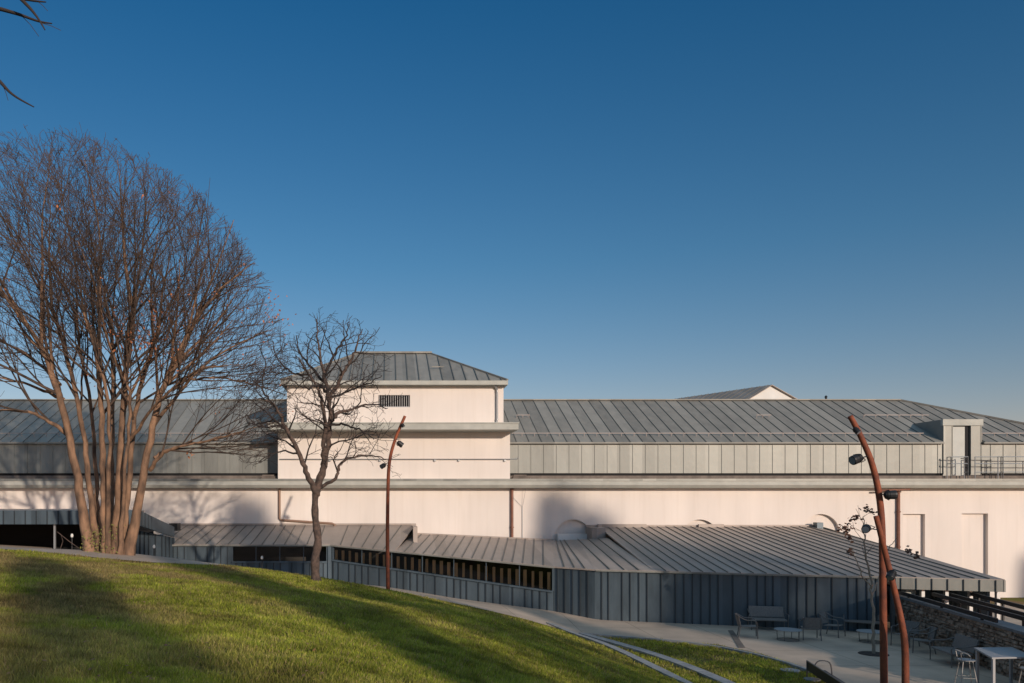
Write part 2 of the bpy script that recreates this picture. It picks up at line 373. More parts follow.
# ------------------------------------------------------------ standing seam helper
def seam_poly(mb, pts, fall, spacing, t=.06, rw=.035, rh=.05, off=None, n=None, seam=1, first=None):
    pts = [Vector(p) for p in pts]
    if n is None: n = (pts[1]-pts[0]).cross(pts[2]-pts[0]).normalized()
    n = Vector(n); a = Vector(fall); a = (a - n * a.dot(n)).normalized(); b = n.cross(a).normalized()
    mb.mi = 0; mb.sheet(pts, t, n)
    o = pts[0]; q = [((p - o).dot(b), (p - o).dot(a)) for p in pts]
    lo = min(s for s, _ in q); hi = max(s for s, _ in q)
    if off is None:
        s = lo + (spacing * .5 if first is None else first); off = []
        while s < hi - .02: off.append(s - lo); s += spacing
    mb.mi = seam
    for d in off:
        s = lo + d; ts = []
        for i in range(len(q)):
            (s0, t0), (s1, t1) = q[i], q[(i+1) % len(q)]
            if (s0 - s) * (s1 - s) < 0: ts.append(t0 + (t1 - t0) * (s - s0) / (s1 - s0))
        if len(ts) >= 2:
            p0 = o + b * s + a * min(ts) + n * (rh/2); p1 = o + b * s + a * max(ts) + n * (rh/2)
            if (p1 - p0).length > .1: mb.beam(p0, p1, rw, rh, up=n)
    mb.mi = 0

# ------------------------------------------------------------ main building
DM = 41.0
Bm = thing('long_building', 'long pale pink rendered building with grey standing-seam zinc roofs and a raised square tower block', 'building', (0, DM, 0))
def zr(py, D): return CAMZ + (HZ - py) * D / F
def xr(px, D): return (px - VX) * D / F
XL, XR = -48.0, xr(900, 42.5*1.145) + 7.5
# wall with niches: built as front slab pieces so that niches are real recesses
zc = zr(488.3, DM)       # underside of cornice
def wall_with_niches():
    mb = MB(); y0, y1 = DM, DM + .2
    niches = []
    for cx, top in [(573, 519.5), (700, 519.5), (821, 514)]:
        r = .95; c = xr(cx, DM); niches.append(('arch', c - r, c + r, zr(top, DM) - r, r))
    for x0, x1, top in [(903, 925, 514), (962, 988, 513.5)]:
        niches.append(('rect', xr(x0, DM), xr(x1, DM), zr(top, DM), 0))
    cur = XL; zb = .0; zn = .9
    for kind, a, b, zt, r in niches:
        mb.box(cur, a, y0, y1, zb, zc)
        mb.box(a, b, y0, y1, zb, zn)
        if kind == 'rect': mb.box(a, b, y0, y1, zt, zc)
        else:
            K = 20; c = (a + b) / 2
            for i in range(K):
                t0, t1 = math.pi * (1 - i / K), math.pi * (1 - (i+1) / K)
                xa, xb = c + r * math.cos(t0), c + r * math.cos(t1); za, zb_ = zt + r * math.sin(t0), zt + r * math.sin(t1)
                mb.prism([(xa, za), (xb, zb_), (xb, zc), (xa, zc)], y0, y1)
        cur = b
    mb.box(cur, XR - .3, y0, y1, zb, zc)
    mb.box(XL, XR - .3, y1, y1 + .3, zb, zc)      # back of the recesses
    mb.box(XR - .62, XR - .3, y1 + .3, DM + 15, zb, zc)
    mb.box(XL, XL + .3, y1 + .3, DM + 15, zb, zc)
    return mb
wall_with_niches().build('wall', M_wall, Bm)
# cornice
ct = zr(479, 40.3); cb = zr(488.1, 40.3)
mb = MB()
prof = [(40.3, ct), (40.3, ct - .30), (40.42, cb + .02), (40.5, cb), (42.9, cb), (42.9, ct - .04), (40.5, ct)]
n = len(prof)
mb.add([(XL, y, z) for y, z in prof] + [(XR + .4, y, z) for y, z in prof], [tuple(range(n)), tuple(range(2*n-1, n-1, -1))] + [(i, (i+1) % n, (i+1) % n + n, i+n) for i in range(n)])
mb.build('cornice', M_trim, Bm)
mb = MB(); mb.box(XL, XR + .43, 40.27, 40.33, ct - .10, ct + .015)
x = XL
mb.build('gutter', M_zinc_wall, Bm)
mb = MB(); mb.box(XL, XR - .1, 42.3, 42.75, ct - .02, zr(475.6, 42.3)); mb.build('base_flashing', M_brown, Bm)
# attic
za0, za1 = zr(473.2, 42.5), zr(443.5, 42.5)
DA = 42.5
tx0, tx1 = xr(278, DM), xr(510, DM)          # tower lower storey
dx0, dx1 = xr(945, 42.3), xr(984, 42.3)      # dormer
mb = MB()
for a, b in [(XL, tx0 + .3), (tx1 - .3, dx0 + .1), (dx1 - .1, XR - .2)]:
    seam_poly(mb, [(a, DA, za0), (b, DA, za0), (b, DA, za1), (a, DA, za1)], (0, 0, 1), .675, t=.15, rw=.04, rh=.03, n=(0, -1, 0), seam=0)
mb.box(XL, XR - .2, DA + .15, DA + .3, za0, za1)
mb.box(XR - .35, XR - .2, DA + .3, DM + 14, za0 - .3, za1)
mb.build('attic_wall', [M_zinc_wall, M_seam], Bm)
mb = MB(); mb.box(XL, XR - .22, DA + .1, DA + .28, ct - .01, za0 - .003); mb.build('painted_gap_shade', M_dark, Bm)  # near-black strip paints the shade between attic wall and flashing
# main roof
RD = DA * 1.145; ze = za1 + .05; zg = zr(400.5, RD); xrg = xr(900, RD)
mb = MB(); eo = .18
xe = XR + eo
def main_slope(a, b): seam_poly(mb, [(a, DA - eo, ze), (b, DA - eo, ze), (b, RD, zg), (a, RD, zg)], (0, 1, .5), .67, rw=.04, rh=.06)
def gridoff(x0, x1, sp=.67): return [x1 - k * sp for k in range(int(math.ceil(x0 / sp)), int(x1 / sp) + 1) if x0 + .05 < k * sp < x1 - .05]
xh = xe - .1; th_ = (xh - dx1) / (xh - xrg); hy, hz_ = DA - eo + (RD - DA + eo) * th_, ze + (zg - ze) * th_
yk = DA + .1; zk = ze + (zg - ze) * (yk - DA + eo) / (RD - DA + eo)
seam_poly(mb, [(XL, DA - eo, ze), (dx0, DA - eo, ze), (dx0, RD, zg), (XL, RD, zg)], (0, 1, .49), .67, rw=.022, rh=.034, off=gridoff(XL, dx0))
seam_poly(mb, [(dx0, yk, zk), (dx1, yk, zk), (dx1, hy, hz_), (xrg, RD, zg), (dx0, RD, zg)], (0, 1, .49), .67, rw=.022, rh=.034, off=gridoff(dx0, dx1))
seam_poly(mb, [(dx1, DA - eo, ze), (xh, DA - eo, ze), (dx1, hy, hz_)], (0, 1, .49), .67, rw=.022, rh=.034, off=gridoff(dx1, xh))
yb = 2 * RD - DA + eo
seam_poly(mb, [(xe - .1, DA - eo, ze), (xe - .1, yb, ze), (xrg, RD, zg)], (-1, 0, .41), .67, rw=.04, rh=.06)
seam_poly(mb, [(xe - .1, yb, ze), (XL, yb, ze), (XL, RD, zg), (xrg, RD, zg)], (0, -1, .49), 1.2, rw=.04, rh=.06)
mb.mi = 0
mb.beam((XL, RD, zg + .04), (xrg, RD, zg + .04), .26, .07)
mb.beam((xrg, RD, zg + .04), (xe - .1, DA - eo, ze + .05), .12, .09)
mb.box(XL, dx0 - .01, DA - eo - .03, DA - eo + .12, ze - .07, ze + .01); mb.box(dx1 + .01, xe - .1, DA - eo - .03, DA - eo + .12, ze - .07, ze + .01)
mb.build('roof', [M_zinc_roof, M_seam], Bm)
# snow guards
def roofpt(x, t): return Vector((x, DA - eo + (RD - DA + eo) * t, ze + (zg - ze) * t))
mb = MB()
for a, b, t in [(XL, tx0 - .5, .13), (tx1 + .3, dx0 - .6, .13), (xr(519,45), xr(532,45), .55), (xr(763,45), xr(778,45), .55), (xr(872,45), xr(938,45), .55), (dx1 + .5, XR - 2, .13)]:
    p, q = roofpt(a, t), roofpt(b, t); u = Vector((0, -.05, .16))
    mb.tube([p + u, q + u], .022, 5)
    x = a
    while x <= b:
        p = roofpt(x, t); mb.beam(p, p + Vector((0, -.05, .18)), .03, .03); x += .67 if b - a > 2 else .35
mb.build('snow_guard', mat('guard_rail', (.38, .33, .31), .6, .3), Bm)
# vent on ridge
mb = MB(); vx_ = xr(826, RD); mb.tube([(vx_, RD, zg), (vx_, RD, zg + .2)], .06, 10); mb.tube([(vx_, RD, zg + .2), (vx_, RD, zg + .3)], [.1, .04], 10); mb.build('roof_vent', M_black, Bm)
# dormer
zt = zr(419, 42.3); zth = zr(425.3, 42.3); doorx0, doorx1 = xr(955, 42.3), xr(972.5, 42.3); yd = 42.46
mb = MB()
mb.box(dx0, doorx0, yd, yd + .12, ct, zth); mb.box(doorx1, dx1, yd, yd + .12, ct, zth)
mb.box(dx0 + .003, dx0 + .12, yd + .12, yd + 3.1, ct, zt - .03); mb.box(dx1 - .12, dx1 - .003, yd + .12, yd + 3.1, ct, zt - .03)
mb.box(dx0 + .003, dx1 - .003, yd + .12, yd + 3.15, zt - .029, zt - .005)
for x in (dx0 + .03, doorx0 - .03, doorx1 + .03, dx1 - .03): mb.beam((x, yd - .015, ct + .3), (x, yd - .015, zth), .03, .03, up=(0, 1, 0))
dm = mb.build('dormer', M_zinc_wall, Bm)
mb = MB(); mb.box(dx0 - .04, dx1 + .04, yd - .06, yd + .118, zth, zt); mb.build('dormer_fascia', M_trim, dm)
mb = MB(); mb.box(doorx0, doorx1, yd + .09, yd + .118, ct, zth); mb.build('door_recess', M_dark, dm)
mb = MB(); lx = xr(967.3, 42.3); mb.box(doorx0 + .01, lx, yd + .03, yd + .08, ct + .08, zth - .06)
d1 = mb.build('door', mat('door_paint', (.42, .43, .40), .5, 0, .05, 3), dm)
mb = MB(); mb.beam((lx - .2, yd - .02, 1.15 + ct), (lx - .06, yd - .02, 1.15 + ct), .03, .03); mb.beam((lx - .08, yd - .005, 1.15 + ct), (lx - .08, yd + .03, 1.15 + ct), .03, .03); mb.build('door_handle', M_black, dm)
# railings
mb = MB()
def rail(pts, h=1.2, z0=ct, mid=(.85,)):
    for (a, b) in zip(pts[:-1], pts[1:]):
        A, B_ = Vector((*a, z0)), Vector((*b, z0)); L_ = (B_ - A).length; k = max(1, int(L_ / 1.4))
        for hh in (h,) + mid: mb.tube([A + Vector((0,0,hh)), B_ + Vector((0,0,hh))], .022, 6)
        for i in range(k + 1):
            p = A.lerp(B_, i / k); mb.tube([p, p + Vector((0,0,h))], .024, 6)
def rx(px, y): return xr(px, y)
rail([(rx(947, 42.2), 42.2), (rx(951, 41.95), 41.95), (rx(968, 41.8), 41.8)])
rail([(rx(968, 41.8), 41.8), (rx(968, 41.8) + .02, 42.1)], mid=(.4, .85))
rail([(rx(975, 41.9), 41.9), (rx(1001, 41.9), 41.9), (rx(1003, 41.75), 41.75), (rx(1080, 41.75), 41.75)], mid=(.4, .85))
rail([(rx(998, 41.75), 41.75), (rx(1003, 42.0), 42.0)])
mb.build('railing', M_galv, Bm)

# ---- tower
sb, st_ = zr(429.5, 39.7), zr(422.3, 39.7)
Dt = DM
mb = MB(); mb.box(tx0, tx1, Dt - .0, Dt + 12, ct - .05, sb); mb.build('tower_wall', M_wall, Bm)
ux0, ux1 = xr(287, 41.4), xr(503.5, 41.4); zu = zr(382, 41.4)
uy = 41.4
wz0, wz1 = zr(407.3, uy), zr(395, uy); wx0, wx1 = xr(378.5, uy), xr(410, uy)
mb = MB()
mb.box(ux0, wx0, uy, uy + .3, st_ - .05, zu); mb.box(wx1, ux1, uy, uy + .3, st_ - .05, zu)
mb.box(wx0, wx1, uy, uy + .3, st_ - .05, wz0); mb.box(wx0, wx1, uy, uy + .3, wz1, zu)
mb.box(ux0, ux1, uy + .3, uy + 10.6, st_ - .05, zu)
mb.build('upper_wall', M_wall, Bm)
mb = MB(); mb.box(wx0 + .003, wx1 - .003, uy + .2, uy + .295, wz0 + .003, wz1 - .003); wd = mb.build('window', M_dark, Bm)
mb = MB(); k = 14
for i in range(k): x = wx0 + (i + .5) * (wx1 - wx0) / k; mb.beam((x, uy + .07, wz0), (x, uy + .07, wz1), .022, .06, up=(0,1,0))
mb.box(wx0, wx1, uy + .03, uy + .12, wz0 - .003, wz0 + .04)
mb.build('window_bars', M_galv, wd)
mb = MB(); so_ = 1.3; sx0, sx1 = xr(268, 39.7), xr(518.5, 39.7)
mb.box(sx0, sx1, Dt - so_, Dt + 12.5, sb, st_ - .06); mb.box(sx0 - .03, sx1 + .03, Dt - so_ - .03, Dt + 12.5, st_ - .06, st_)
mb.build('balcony_slab', M_trim, Bm)
te = zr(380.5, 40.95); rde = 40.95; rdr = 46.3; tz = zr(353.5, rdr)
ex0, ex1 = xr(281, rde), xr(507.5, rde); rx0, rx1 = xr(358, rdr), xr(430, rdr); ryb = 2 * rdr - rde
mb = MB()
seam_poly(mb, [(ex0, rde, te), (ex1, rde, te), (rx1, rdr, tz), (rx0, rdr, tz)], (0, 1, .45), .6, rw=.04, rh=.05)
seam_poly(mb, [(ex1, rde, te), (ex1, ryb, te), (rx1, rdr, tz)], (-1, 0, .6), .6, rw=.04, rh=.05)
seam_poly(mb, [(ex1, ryb, te), (ex0, ryb, te), (rx0, rdr, tz), (rx1, rdr, tz)], (0, -1, .45), .9, rw=.04, rh=.05)
seam_poly(mb, [(ex0, ryb, te), (ex0, rde, te), (rx0, rdr, tz)], (1, 0, .6), .6, rw=.04, rh=.05)
mb.mi = 0
mb.beam((rx0 - .1, rdr, tz + .05), (rx1 + .1, rdr, tz + .05), .3, .1)
mb.beam((rx1, rdr, tz + .03), (ex1, rde, te + .04), .12, .08); mb.beam((rx0, rdr, tz + .03), (ex0, rde, te + .04), .12, .08)
p = Vector((xr(438, 43), 43, te + (tz - te) * (43 - rde) / (rdr - rde) + .14)); mb.beam(p - Vector((.33, 0, 0)), p + Vector((.33, 0, 0)), .05, .05)
mb.build('tower_roof', [M_zinc_roof, M_seam], Bm)
mb = MB(); mb.box(ex0 - .02, ex1 + .02, rde - .06, rde + .05, te - .22, te - .01); mb.box(ex1 - .08, ex1 + .02, rde + .05, ryb, te - .22, te - .07); mb.box(ex0 - .02, ex0 + .08, rde + .05, ryb, te - .22, te - .07)
mb.box(ex0 + .08, ex1 - .08, rde + .05, uy + .002, te - .2, te - .16)
mb.build('tower_gutter', M_trim, Bm)
# pipes
def pipe(pts, r=.05, m=M_pipe, name='downpipe', clamp=()):
    mb = MB(); mb.tube(pts, r, 10)
    for p in clamp: mb.tube([Vector(p) - Vector((0,0,.03)), Vector(p) + Vector((0,0,.03))], r * 1.35, 10)
    return mb.build(name, m, Bm, smooth=False)
yp = DM - .09
x5 = xr(512, yp); pipe([(x5, yp, cb + .01), (x5, yp, 0.1)], .075, clamp=[(x5, yp, cb - .05), (x5, yp, 3.6), (x5, yp, 1.5)])
x9 = xr(898.5, yp); pipe([(x9, yp, cb - .15), (x9, yp, .1)], .08, M_pipe, clamp=[(x9, yp, 4.4), (x9, yp, 2.6)])
pipe([(xr(878, 40.6), 40.6, cb - .12), (xr(910, 40.6), 40.6, cb - .06)], .05, name='gutter_outlet')
x2 = xr(279.5, yp)
pipe([(x2, yp, cb + .01), (x2, yp, zr(518.5, yp)), (xr(281, yp), yp, zr(520, yp)), (xr(332, yp), yp, zr(523.5, yp)), (xr(334.5, yp), yp, zr(524.5, yp)), (xr(335, yp), yp, zr(530, yp))], .06, mat('bronze_pipe', (.27, .17, .12), .6, .3))
xt = xr(497, uy - .09); pipe([(xt - .12, uy - .25, te - .2), (xt, uy - .1, te - .42), (xt, uy - .09, st_ + .3), (xt - .04, uy - .09, st_)], .055, M_galv, clamp=[(xt, uy - .09, te - .5), (xt, uy - .09, st_ + .3)])
mb = MB(); zz = zr(459.2, DM - .07); mb.tube([(tx0 + .1, DM - .07, zz), (tx1 + .35, DM - .07, zz), (tx1 + .42, DM - .07, zz + .12)], .028, 6)
for px in (330, 380, 435, 459, 505): xx = xr(px, DM - .07); mb.beam((xx, DM - .08, zz - .03), (xx, DM - .08, zz - .11), .1, .06, up=(0,1,0))
mb.build('wall_conduit', M_galv, Bm)
mb = MB(); xx = xr(522.5, DM - .05); mb.tube([(xx, DM - .05, 1), (xx, DM - .05, zr(507, DM)), ], .018, 5); mb.tube([(xx, DM - .05, zr(507, DM)), (xx - .45, DM - .04, zr(498, DM)), (xx - .5, DM - .04, cb)], .01, 5)
mb.tube([(xx, DM - .05, zr(507, DM)), (xx + .15, DM - .3, cb + .1), (xx + .6, 41.9, ct + .1)], .01, 5); mb.build('lightning_rod', M_galv, Bm)
for px0, px1 in ((262, 277), (512, 528)):
    mb = MB()
    for i in range(3): mb.box(xr(px0, 41.6) + i * .03, xr(px1, 41.6) - i * .06, 41.35, 41.85, ct + i * .09, ct + .07 + i * .09)
    mb.build('stacked_tiles', M_brown, Bm)

# ---- distant gabled house behind the ridge
D2 = 75.0
Bh = thing('gabled_house', 'small white gabled house with grey roof showing behind the long roof ridge', 'house', (xr(740, D2), D2, 0))
ax, azz = xr(770, D2), zr(386, D2); bx0, bx1, bz = xr(748, D2), xr(794, D2), zr(399.5, D2)
rv = Vector((-5.6, 11.0, 0)); gp = [Vector((bx0, D2, 0)), Vector((bx1, D2, 0)), Vector((bx1, D2, bz)), Vector((ax, D2, azz)), Vector((bx0, D2, bz))]
mb = MB(); mb.add(gp + [p + rv for p in gp], [(0,1,2,3,4), (9,8,7,6,5)] + [(i, i+5, (i+1) % 5 + 5, (i+1) % 5) for i in range(5)]); mb.build('wall', M_white, Bh)
mb = MB(); up_ = Vector((0, 0, .1)); f_ = rv.normalized() * -.25
for q_, sg in ((gp[4], -1), (gp[2], 1)):
    q2 = q_ + (q_ - gp[3]).normalized() * .3; n_ = (gp[3] - q_).cross(rv) * sg
    if n_.z < 0: n_ = -n_
    seam_poly(mb, [q2 + up_ + f_, gp[3] + up_ + f_, gp[3] + up_ + rv, q2 + up_ + rv], gp[3] - q_, .8, rw=.04, rh=.05, n=n_.normalized())
mb.build('roof', [M_zinc_low, M_seam], Bh)

# ------------------------------------------------------------ low zinc building
Lo = thing('zinc_pavilion', 'long low dark zinc-clad pavilion with pale ribbed roof folded along the pink wall', 'building', (5, 38, 0))
eL0 = CAMZ - 45.0 * 37.8 / F      # eave height left section
e554 = zr(567, 34.3); e595 = CAMZ - 2.9
RW = DM - .02                      # roof meets main wall
rng = random.Random(3)
def offs(L_, pat, s0=.2):
    o, s, i = [], s0, 0
    while s < L_ - .05: o.append(s); s += pat[i % len(pat)]; i += 1
    return o
PAT = [.32, .32, .32, .54, .54, .32, .34, .32, .54, .27, .3, .34, .54, .54, .3, .34]
A0, A1, A2, A3 = Vector((-11.25, 37.8)), Vector((-2.84, 37.8)), Vector((7.03, 34.3)), Vector((8.5, 33.2))
A4 = Vector((22.2, 29.0))
def wl_(mb, a, b, za, zb, zta, ztb, pat=PAT, s0=.2, t=.12, rw=.035):
    """clad wall panel between plan points a, b with bottom za..zb and top zta..ztb"""
    d = (b - a).normalized(); nn = Vector((d.y, -d.x, 0))
    pts = [(a.x, a.y, za), (b.x, b.y, zb), (b.x, b.y, ztb), (a.x, a.y, zta)]
    L_ = (b - a).length
    seam_poly(mb, pts, (0, 0, 1), .4, t=t, rw=rw, rh=.05, off=offs(L_, pat, s0), n=nn)
# wall parts
mb = MB()
# left section: solid from x=152 to 232, then under-window
xw0 = xr(232, 37.8); zs = zr(561.3, 37.8)
wl_(mb, A0, Vector((xw0, 37.8)), .3, .3, eL0, eL0)
wl_(mb, Vector((xw0, 37.8)), A1, .3, .3, zs, zs, s0=.3)
# mid: sill heights
def on(a, b, px):      # plan point on line a-b seen at px
    k = (px - VX) / F; d = b - a; t = (k * a.y - a.x) / (d.x - k * d.y); return a + d * t
A1b = A1
m0 = A1 + (A2 - A1) * .012; m1 = on(A1, A2, 553.5)
zs0 = zr(559.5, m0.y); zs1 = zr(591, m1.y)
zt0 = zr(545.5, m0.y); zt1 = zr(567.2, m1.y)
wl_(mb, A1, m1, .4, -.1, zr(559.3, A1.y), zs1, s0=.25)
wl_(mb, m1, A2 + (A2 - m1) * .0, -.1, -.1, zt1, zt1, s0=.1) if (A2 - m1).length > .1 else None
wl_(mb, A2, A3, -.1, -.1, e554, e595, s0=.3, pat=[.34])
A5 = on(A3, A4, 884)
wl_(mb, A3, A5, -.1, -.1, e595, e595, s0=.25)
# return wall at the end, going back
mb.mi = 0
wl_(mb, A5, A5 + Vector((.3, 4.0)), -.1, -.1, e595, e595)
mb.mi = 0
mb.beam((A1.x, A1.y - .05, .5), (A1.x, A1.y - .05, eL0), .16, .12, up=(0,1,0))
mb.build('wall', [M_zinc_dark, M_seam_dark], Lo)
# interior dark shell behind windows
mb = MB(); mb.box(-11, 8.3, 40.2, 40.27, 0, 2.75); mb.box(-11, 8.3, 38.6, 40.5, .2, .26); mb.build('back_wall', mat('interior_wall', (.05, .045, .04), .9), Lo)

def window(a, b, za, zb, zta, ztb, n, name='window', inset=.10, fins=False):
    d = (b - a).normalized(); inw = Vector((-d.y, d.x, 0)); 
    if inw.y < 0: inw = -inw
    d3 = Vector((d.x, d.y, 0)); L_ = (b - a).length
    def pt(t, v, dep): 
        z = (za + (zb - za) * t) * (1 - v) + (zta + (ztb - zta) * t) * v
        return Vector((a.x + (b.x - a.x) * t, a.y + (b.y - a.y) * t, z)) + inw * dep
    mb = MB()
    mb.beam(pt(0, 0, .0) - Vector((0,0,.03)), pt(1, 0, .0) - Vector((0,0,.03)), .2, .07)
    mb.beam(pt(0, 1, .06) - Vector((0,0,.02)), pt(1, 1, .06) - Vector((0,0,.02)), .08, .05)
    for t in (0.002, .998): mb.beam(pt(t, 0, .04), pt(t, 1, .04), .07, .1, up=inw)
    w0 = mb.build(name, M_zinc_dark, Lo)
    for i in range(1, n):
        mb = MB(); mb.beam(pt(i/n, 0, .06), pt(i/n, 1, .06), .03, .06, up=inw); mb.build('mullion', M_zinc_dark, w0)
    mb = MB(); q = [pt(0, 0, inset), pt(1, 0, inset), pt(1, 1, inset), pt(0, 1, inset)]
    mb.add(q, [(0,1,2,3)]); mb.build('pane', M_glass, w0)
    return w0, pt
W1, pt1 = window(Vector((xw0, 37.8)), A1 - Vector((.12, 0)), zs, zs, eL0 - .03, eL0 - .03, 4)
W2, pt2 = window(m0, m1, zs0, zs1, zt0, zt1, 7)
# timber fins inside the long window
nf = 30
inw = Vector((.334, .943, 0))
for i in range(nf):
    t = (i + .35) / nf
    mb = MB(); a_ = pt2(t, -.25, .2); b_ = pt2(t, .66 + .1 * rng.random(), .2)
    mb.beam(a_, b_, .10 + .05 * rng.random(), .05, up=inw)
    mb.build('timber_fin', M_wood, Lo)
# roofs
rib = dict(t=.05, rw=.035, rh=.045)
def strip_roof(mb, E0, E1, R0, R1, n, t=.06, rw=.026, rh=.038):
    """ruled roof between eave E0-E1 and top R0-R1, n panels"""
    E0, E1, R0, R1 = map(Vector, (E0, E1, R0, R1))
    for i in range(n):
        a, b = E0.lerp(E1, i/n), E0.lerp(E1, (i+1)/n); c, d = R0.lerp(R1, (i+1)/n), R0.lerp(R1, i/n)
        u = Vector((0, 0, t)); mb.mi = 0
        mb.add([a, b, c, d, a-u, b-u, c-u, d-u], [(0,1,2,3),(7,6,5,4),(0,4,5,1),(2,6,7,3)] + ([(3,7,4,0)] if i == 0 else []) + ([(1,5,6,2)] if i == n-1 else []))
        mb.mi = 1
        if i > 0: mb.beam(a + Vector((0,0,rh/2)), d + Vector((0,0,rh/2)), rw, rh)
    mb.mi = 0
mb = MB()
ov = .12
zl = CAMZ - 1.30
Ex = lambda p, z, dy=-ov: (p.x, p.y + dy, z)
strip_roof(mb, (A0.x - 0.1, A0.y - ov, eL0 + .03), (A1.x, A1.y - ov, eL0 + .03), (xr(178, RW), RW, zl), (xr(335, RW), RW, zl), 16)
# mid section in two parts: up to the step, then the dipping part
sm = on(A1, A2, 395); tS = (sm - A1).length / (A2 - A1).length
eS = eL0 + .03 + (e554 - eL0) * tS
strip_roof(mb, (A1.x, A1.y - ov, eL0 + .03), (sm.x, sm.y - ov, eS), (xr(335, RW), RW, zl), (xr(415, RW), RW, zl), 6)
zS = zr(534, RW); zT = zr(540.3, RW - .6)
strip_roof(mb, (sm.x, sm.y - ov, eS - .004), (A2.x, A2.y - ov, e554 + .03), (xr(413, RW), RW, zS), (xr(552, RW - .4), RW - .4, zr(540.5, RW - .4)), 16)
strip_roof(mb, (A2.x, A2.y - ov, e554 + .03), (A3.x, A3.y - ov, e595 + .03), (xr(552, RW - .4), RW - .4, zr(540.5, RW - .4)), (xr(568, RW - .6), RW - .6, zr(540, RW - .6)), 4)
mb.box(xr(413, RW) - .05, xr(416, RW), RW - 2.2, RW, zS - .35, zl)     # upstand at the step
mb.beam((xr(178, RW), RW - .03, zl + .05), (xr(416, RW), RW - .03, zl + .05), .06, .1)
mb.beam((xr(413, RW), RW - .03, zS + .03), (xr(552, RW), RW - .4, zr(540.5, RW - .4) + .03), .06, .08)
# big roof over the patio wing
zR = CAMZ - 1.36
xk = A3.x + 2.2                      # where the roof is cut low on the left
tk = .16
Ek = A3 + (A4 - A3) * tk
n1 = 4
strip_roof(mb, (A3.x, A3.y - ov, e595 + .03), (Ek.x, Ek.y - ov, e595 + .03), (xr(568, RW - .6), RW - .6, zr(540, RW - .6)), (xr(608, 39.2), 39.2, zr(538, 39.2)), n1)
strip_roof(mb, (Ek.x, Ek.y - ov, e595 + .03), (A4.x, A4.y - ov, e595 + .03), (xr(608, 39.2) , RW, zR), (xr(815, RW), RW, zR), 26, rw=.024, rh=.036)
mb.box(xr(588, RW - .5), xr(608, 39.2) + .02, RW - 1.3, RW - .01, zr(541, 39.5) - .3, zR - .02)
mb.beam((xr(588, RW - .5), RW - .05, zR + .04), (xr(815, RW), RW - .05, zR + .04), .08, .09)
mb.build('roof', [M_zinc_low, M_seam], Lo)
mb = MB()
for a, b in ((597, 645), (697, 722)):
    mb = MB(); mb.box(xr(a, RW), xr(b, RW), RW - .25, RW - .1, zR - .06, zR + .13); mb.build('roof_box', M_zinc_low, Lo)
mb = MB(); mb.box(xr(812, RW), xr(818, RW), RW - .5, RW - .1, zR - .2, zR + .22)

for px in (100, 200, 330, 640, 710, 783): pass
mb.build('roof_box', M_zinc_dark, Lo)
# small pale block beside the step
mb = MB(); mb.box(xr(558, RW - .3), xr(587, RW - .3), RW - .32, RW - .03, zr(541.5, RW - .3), zr(534, RW - .3)); mb.build('pale_block', M_white, Lo)
# eave fascia and soffit
mb = MB()
mb.beam((A3.x, A3.y - ov, e595 - .02), (A5.x, A5.y - ov, e595 - .02), .03, .06)
mb.beam((A0.x, A0.y - ov, eL0 - .02), (A1.x, A1.y - ov, eL0 - .02), .03, .06)
mb.beam((A1.x, A1.y - ov, eL0 - .02), (A2.x, A2.y - ov, e554 - .02), .03, .06)
mb.build('eave_trim', M_zinc_wall, Lo)
A5f = on(A3, A4, 893)
mb = MB()
fo = Vector((0, -.16))
wl_(mb, A5f + fo, A4 + fo, e595 - .42, e595 - .42, e595, e595, pat=[.5], s0=.3, t=.06, rw=.02)
mb.mi = 0
mb.sheet([(A4.x, A4.y - .16, e595 - .42), (A4.x - .05, RW, zR - .42), (A4.x - .05, RW, zR), (A4.x, A4.y - .16, e595)], .06, n=(1,0,0))
mb.build('fascia', [M_zinc_wall, M_seam], Lo)
mb = MB()
mb.slab([(A5f.x, A5f.y + .05), (A4.x - .1, A4.y + .05), (A4.x - .1, A4.y + 4), (A5f.x, A5f.y + 4)], e595 - .35, e595 - .30); mb.build('soffit', M_black, Lo)
for i, t in enumerate((0.02, .3, .52, .74, .985)):
    p = A5f.lerp(A4, t); mb = MB(); mb.box(p.x - .06, p.x + .06, p.y + .1, p.y + .22, 0, e595 - .4); mb.build('post', M_galv, Lo)
mb = MB(); a_ = A5f.lerp(A4, .0); b_ = A5f.lerp(A4, .98)
mb.add([(a_.x, a_.y + .9, 0), (b_.x, b_.y + .9, 0), (b_.x, b_.y + .9, e595 - .4), (a_.x, a_.y + .9, e595 - .4)], [(0,1,2,3)]); mb.build('pane', M_glass, Lo)
mb = MB(); mb.box(a_.x, b_.x - .1, 35.5, 35.6, 0, e595 - .3); mb.build('inner_wall', M_dark, Lo)
mb = MB(); mb.box(21.95, 22.05, 29.4, RW - .1, 0, e595 - .43); mb.build('side_wall', M_zinc_dark, Lo)
mb = MB(); p = A5f.lerp(A4, .17); q = A5f.lerp(A4, .28); mb.box(p.x, q.x, p.y + .3, p.y + .6, 0, e595 - .42); mb.build('pillar', M_trim, Lo)

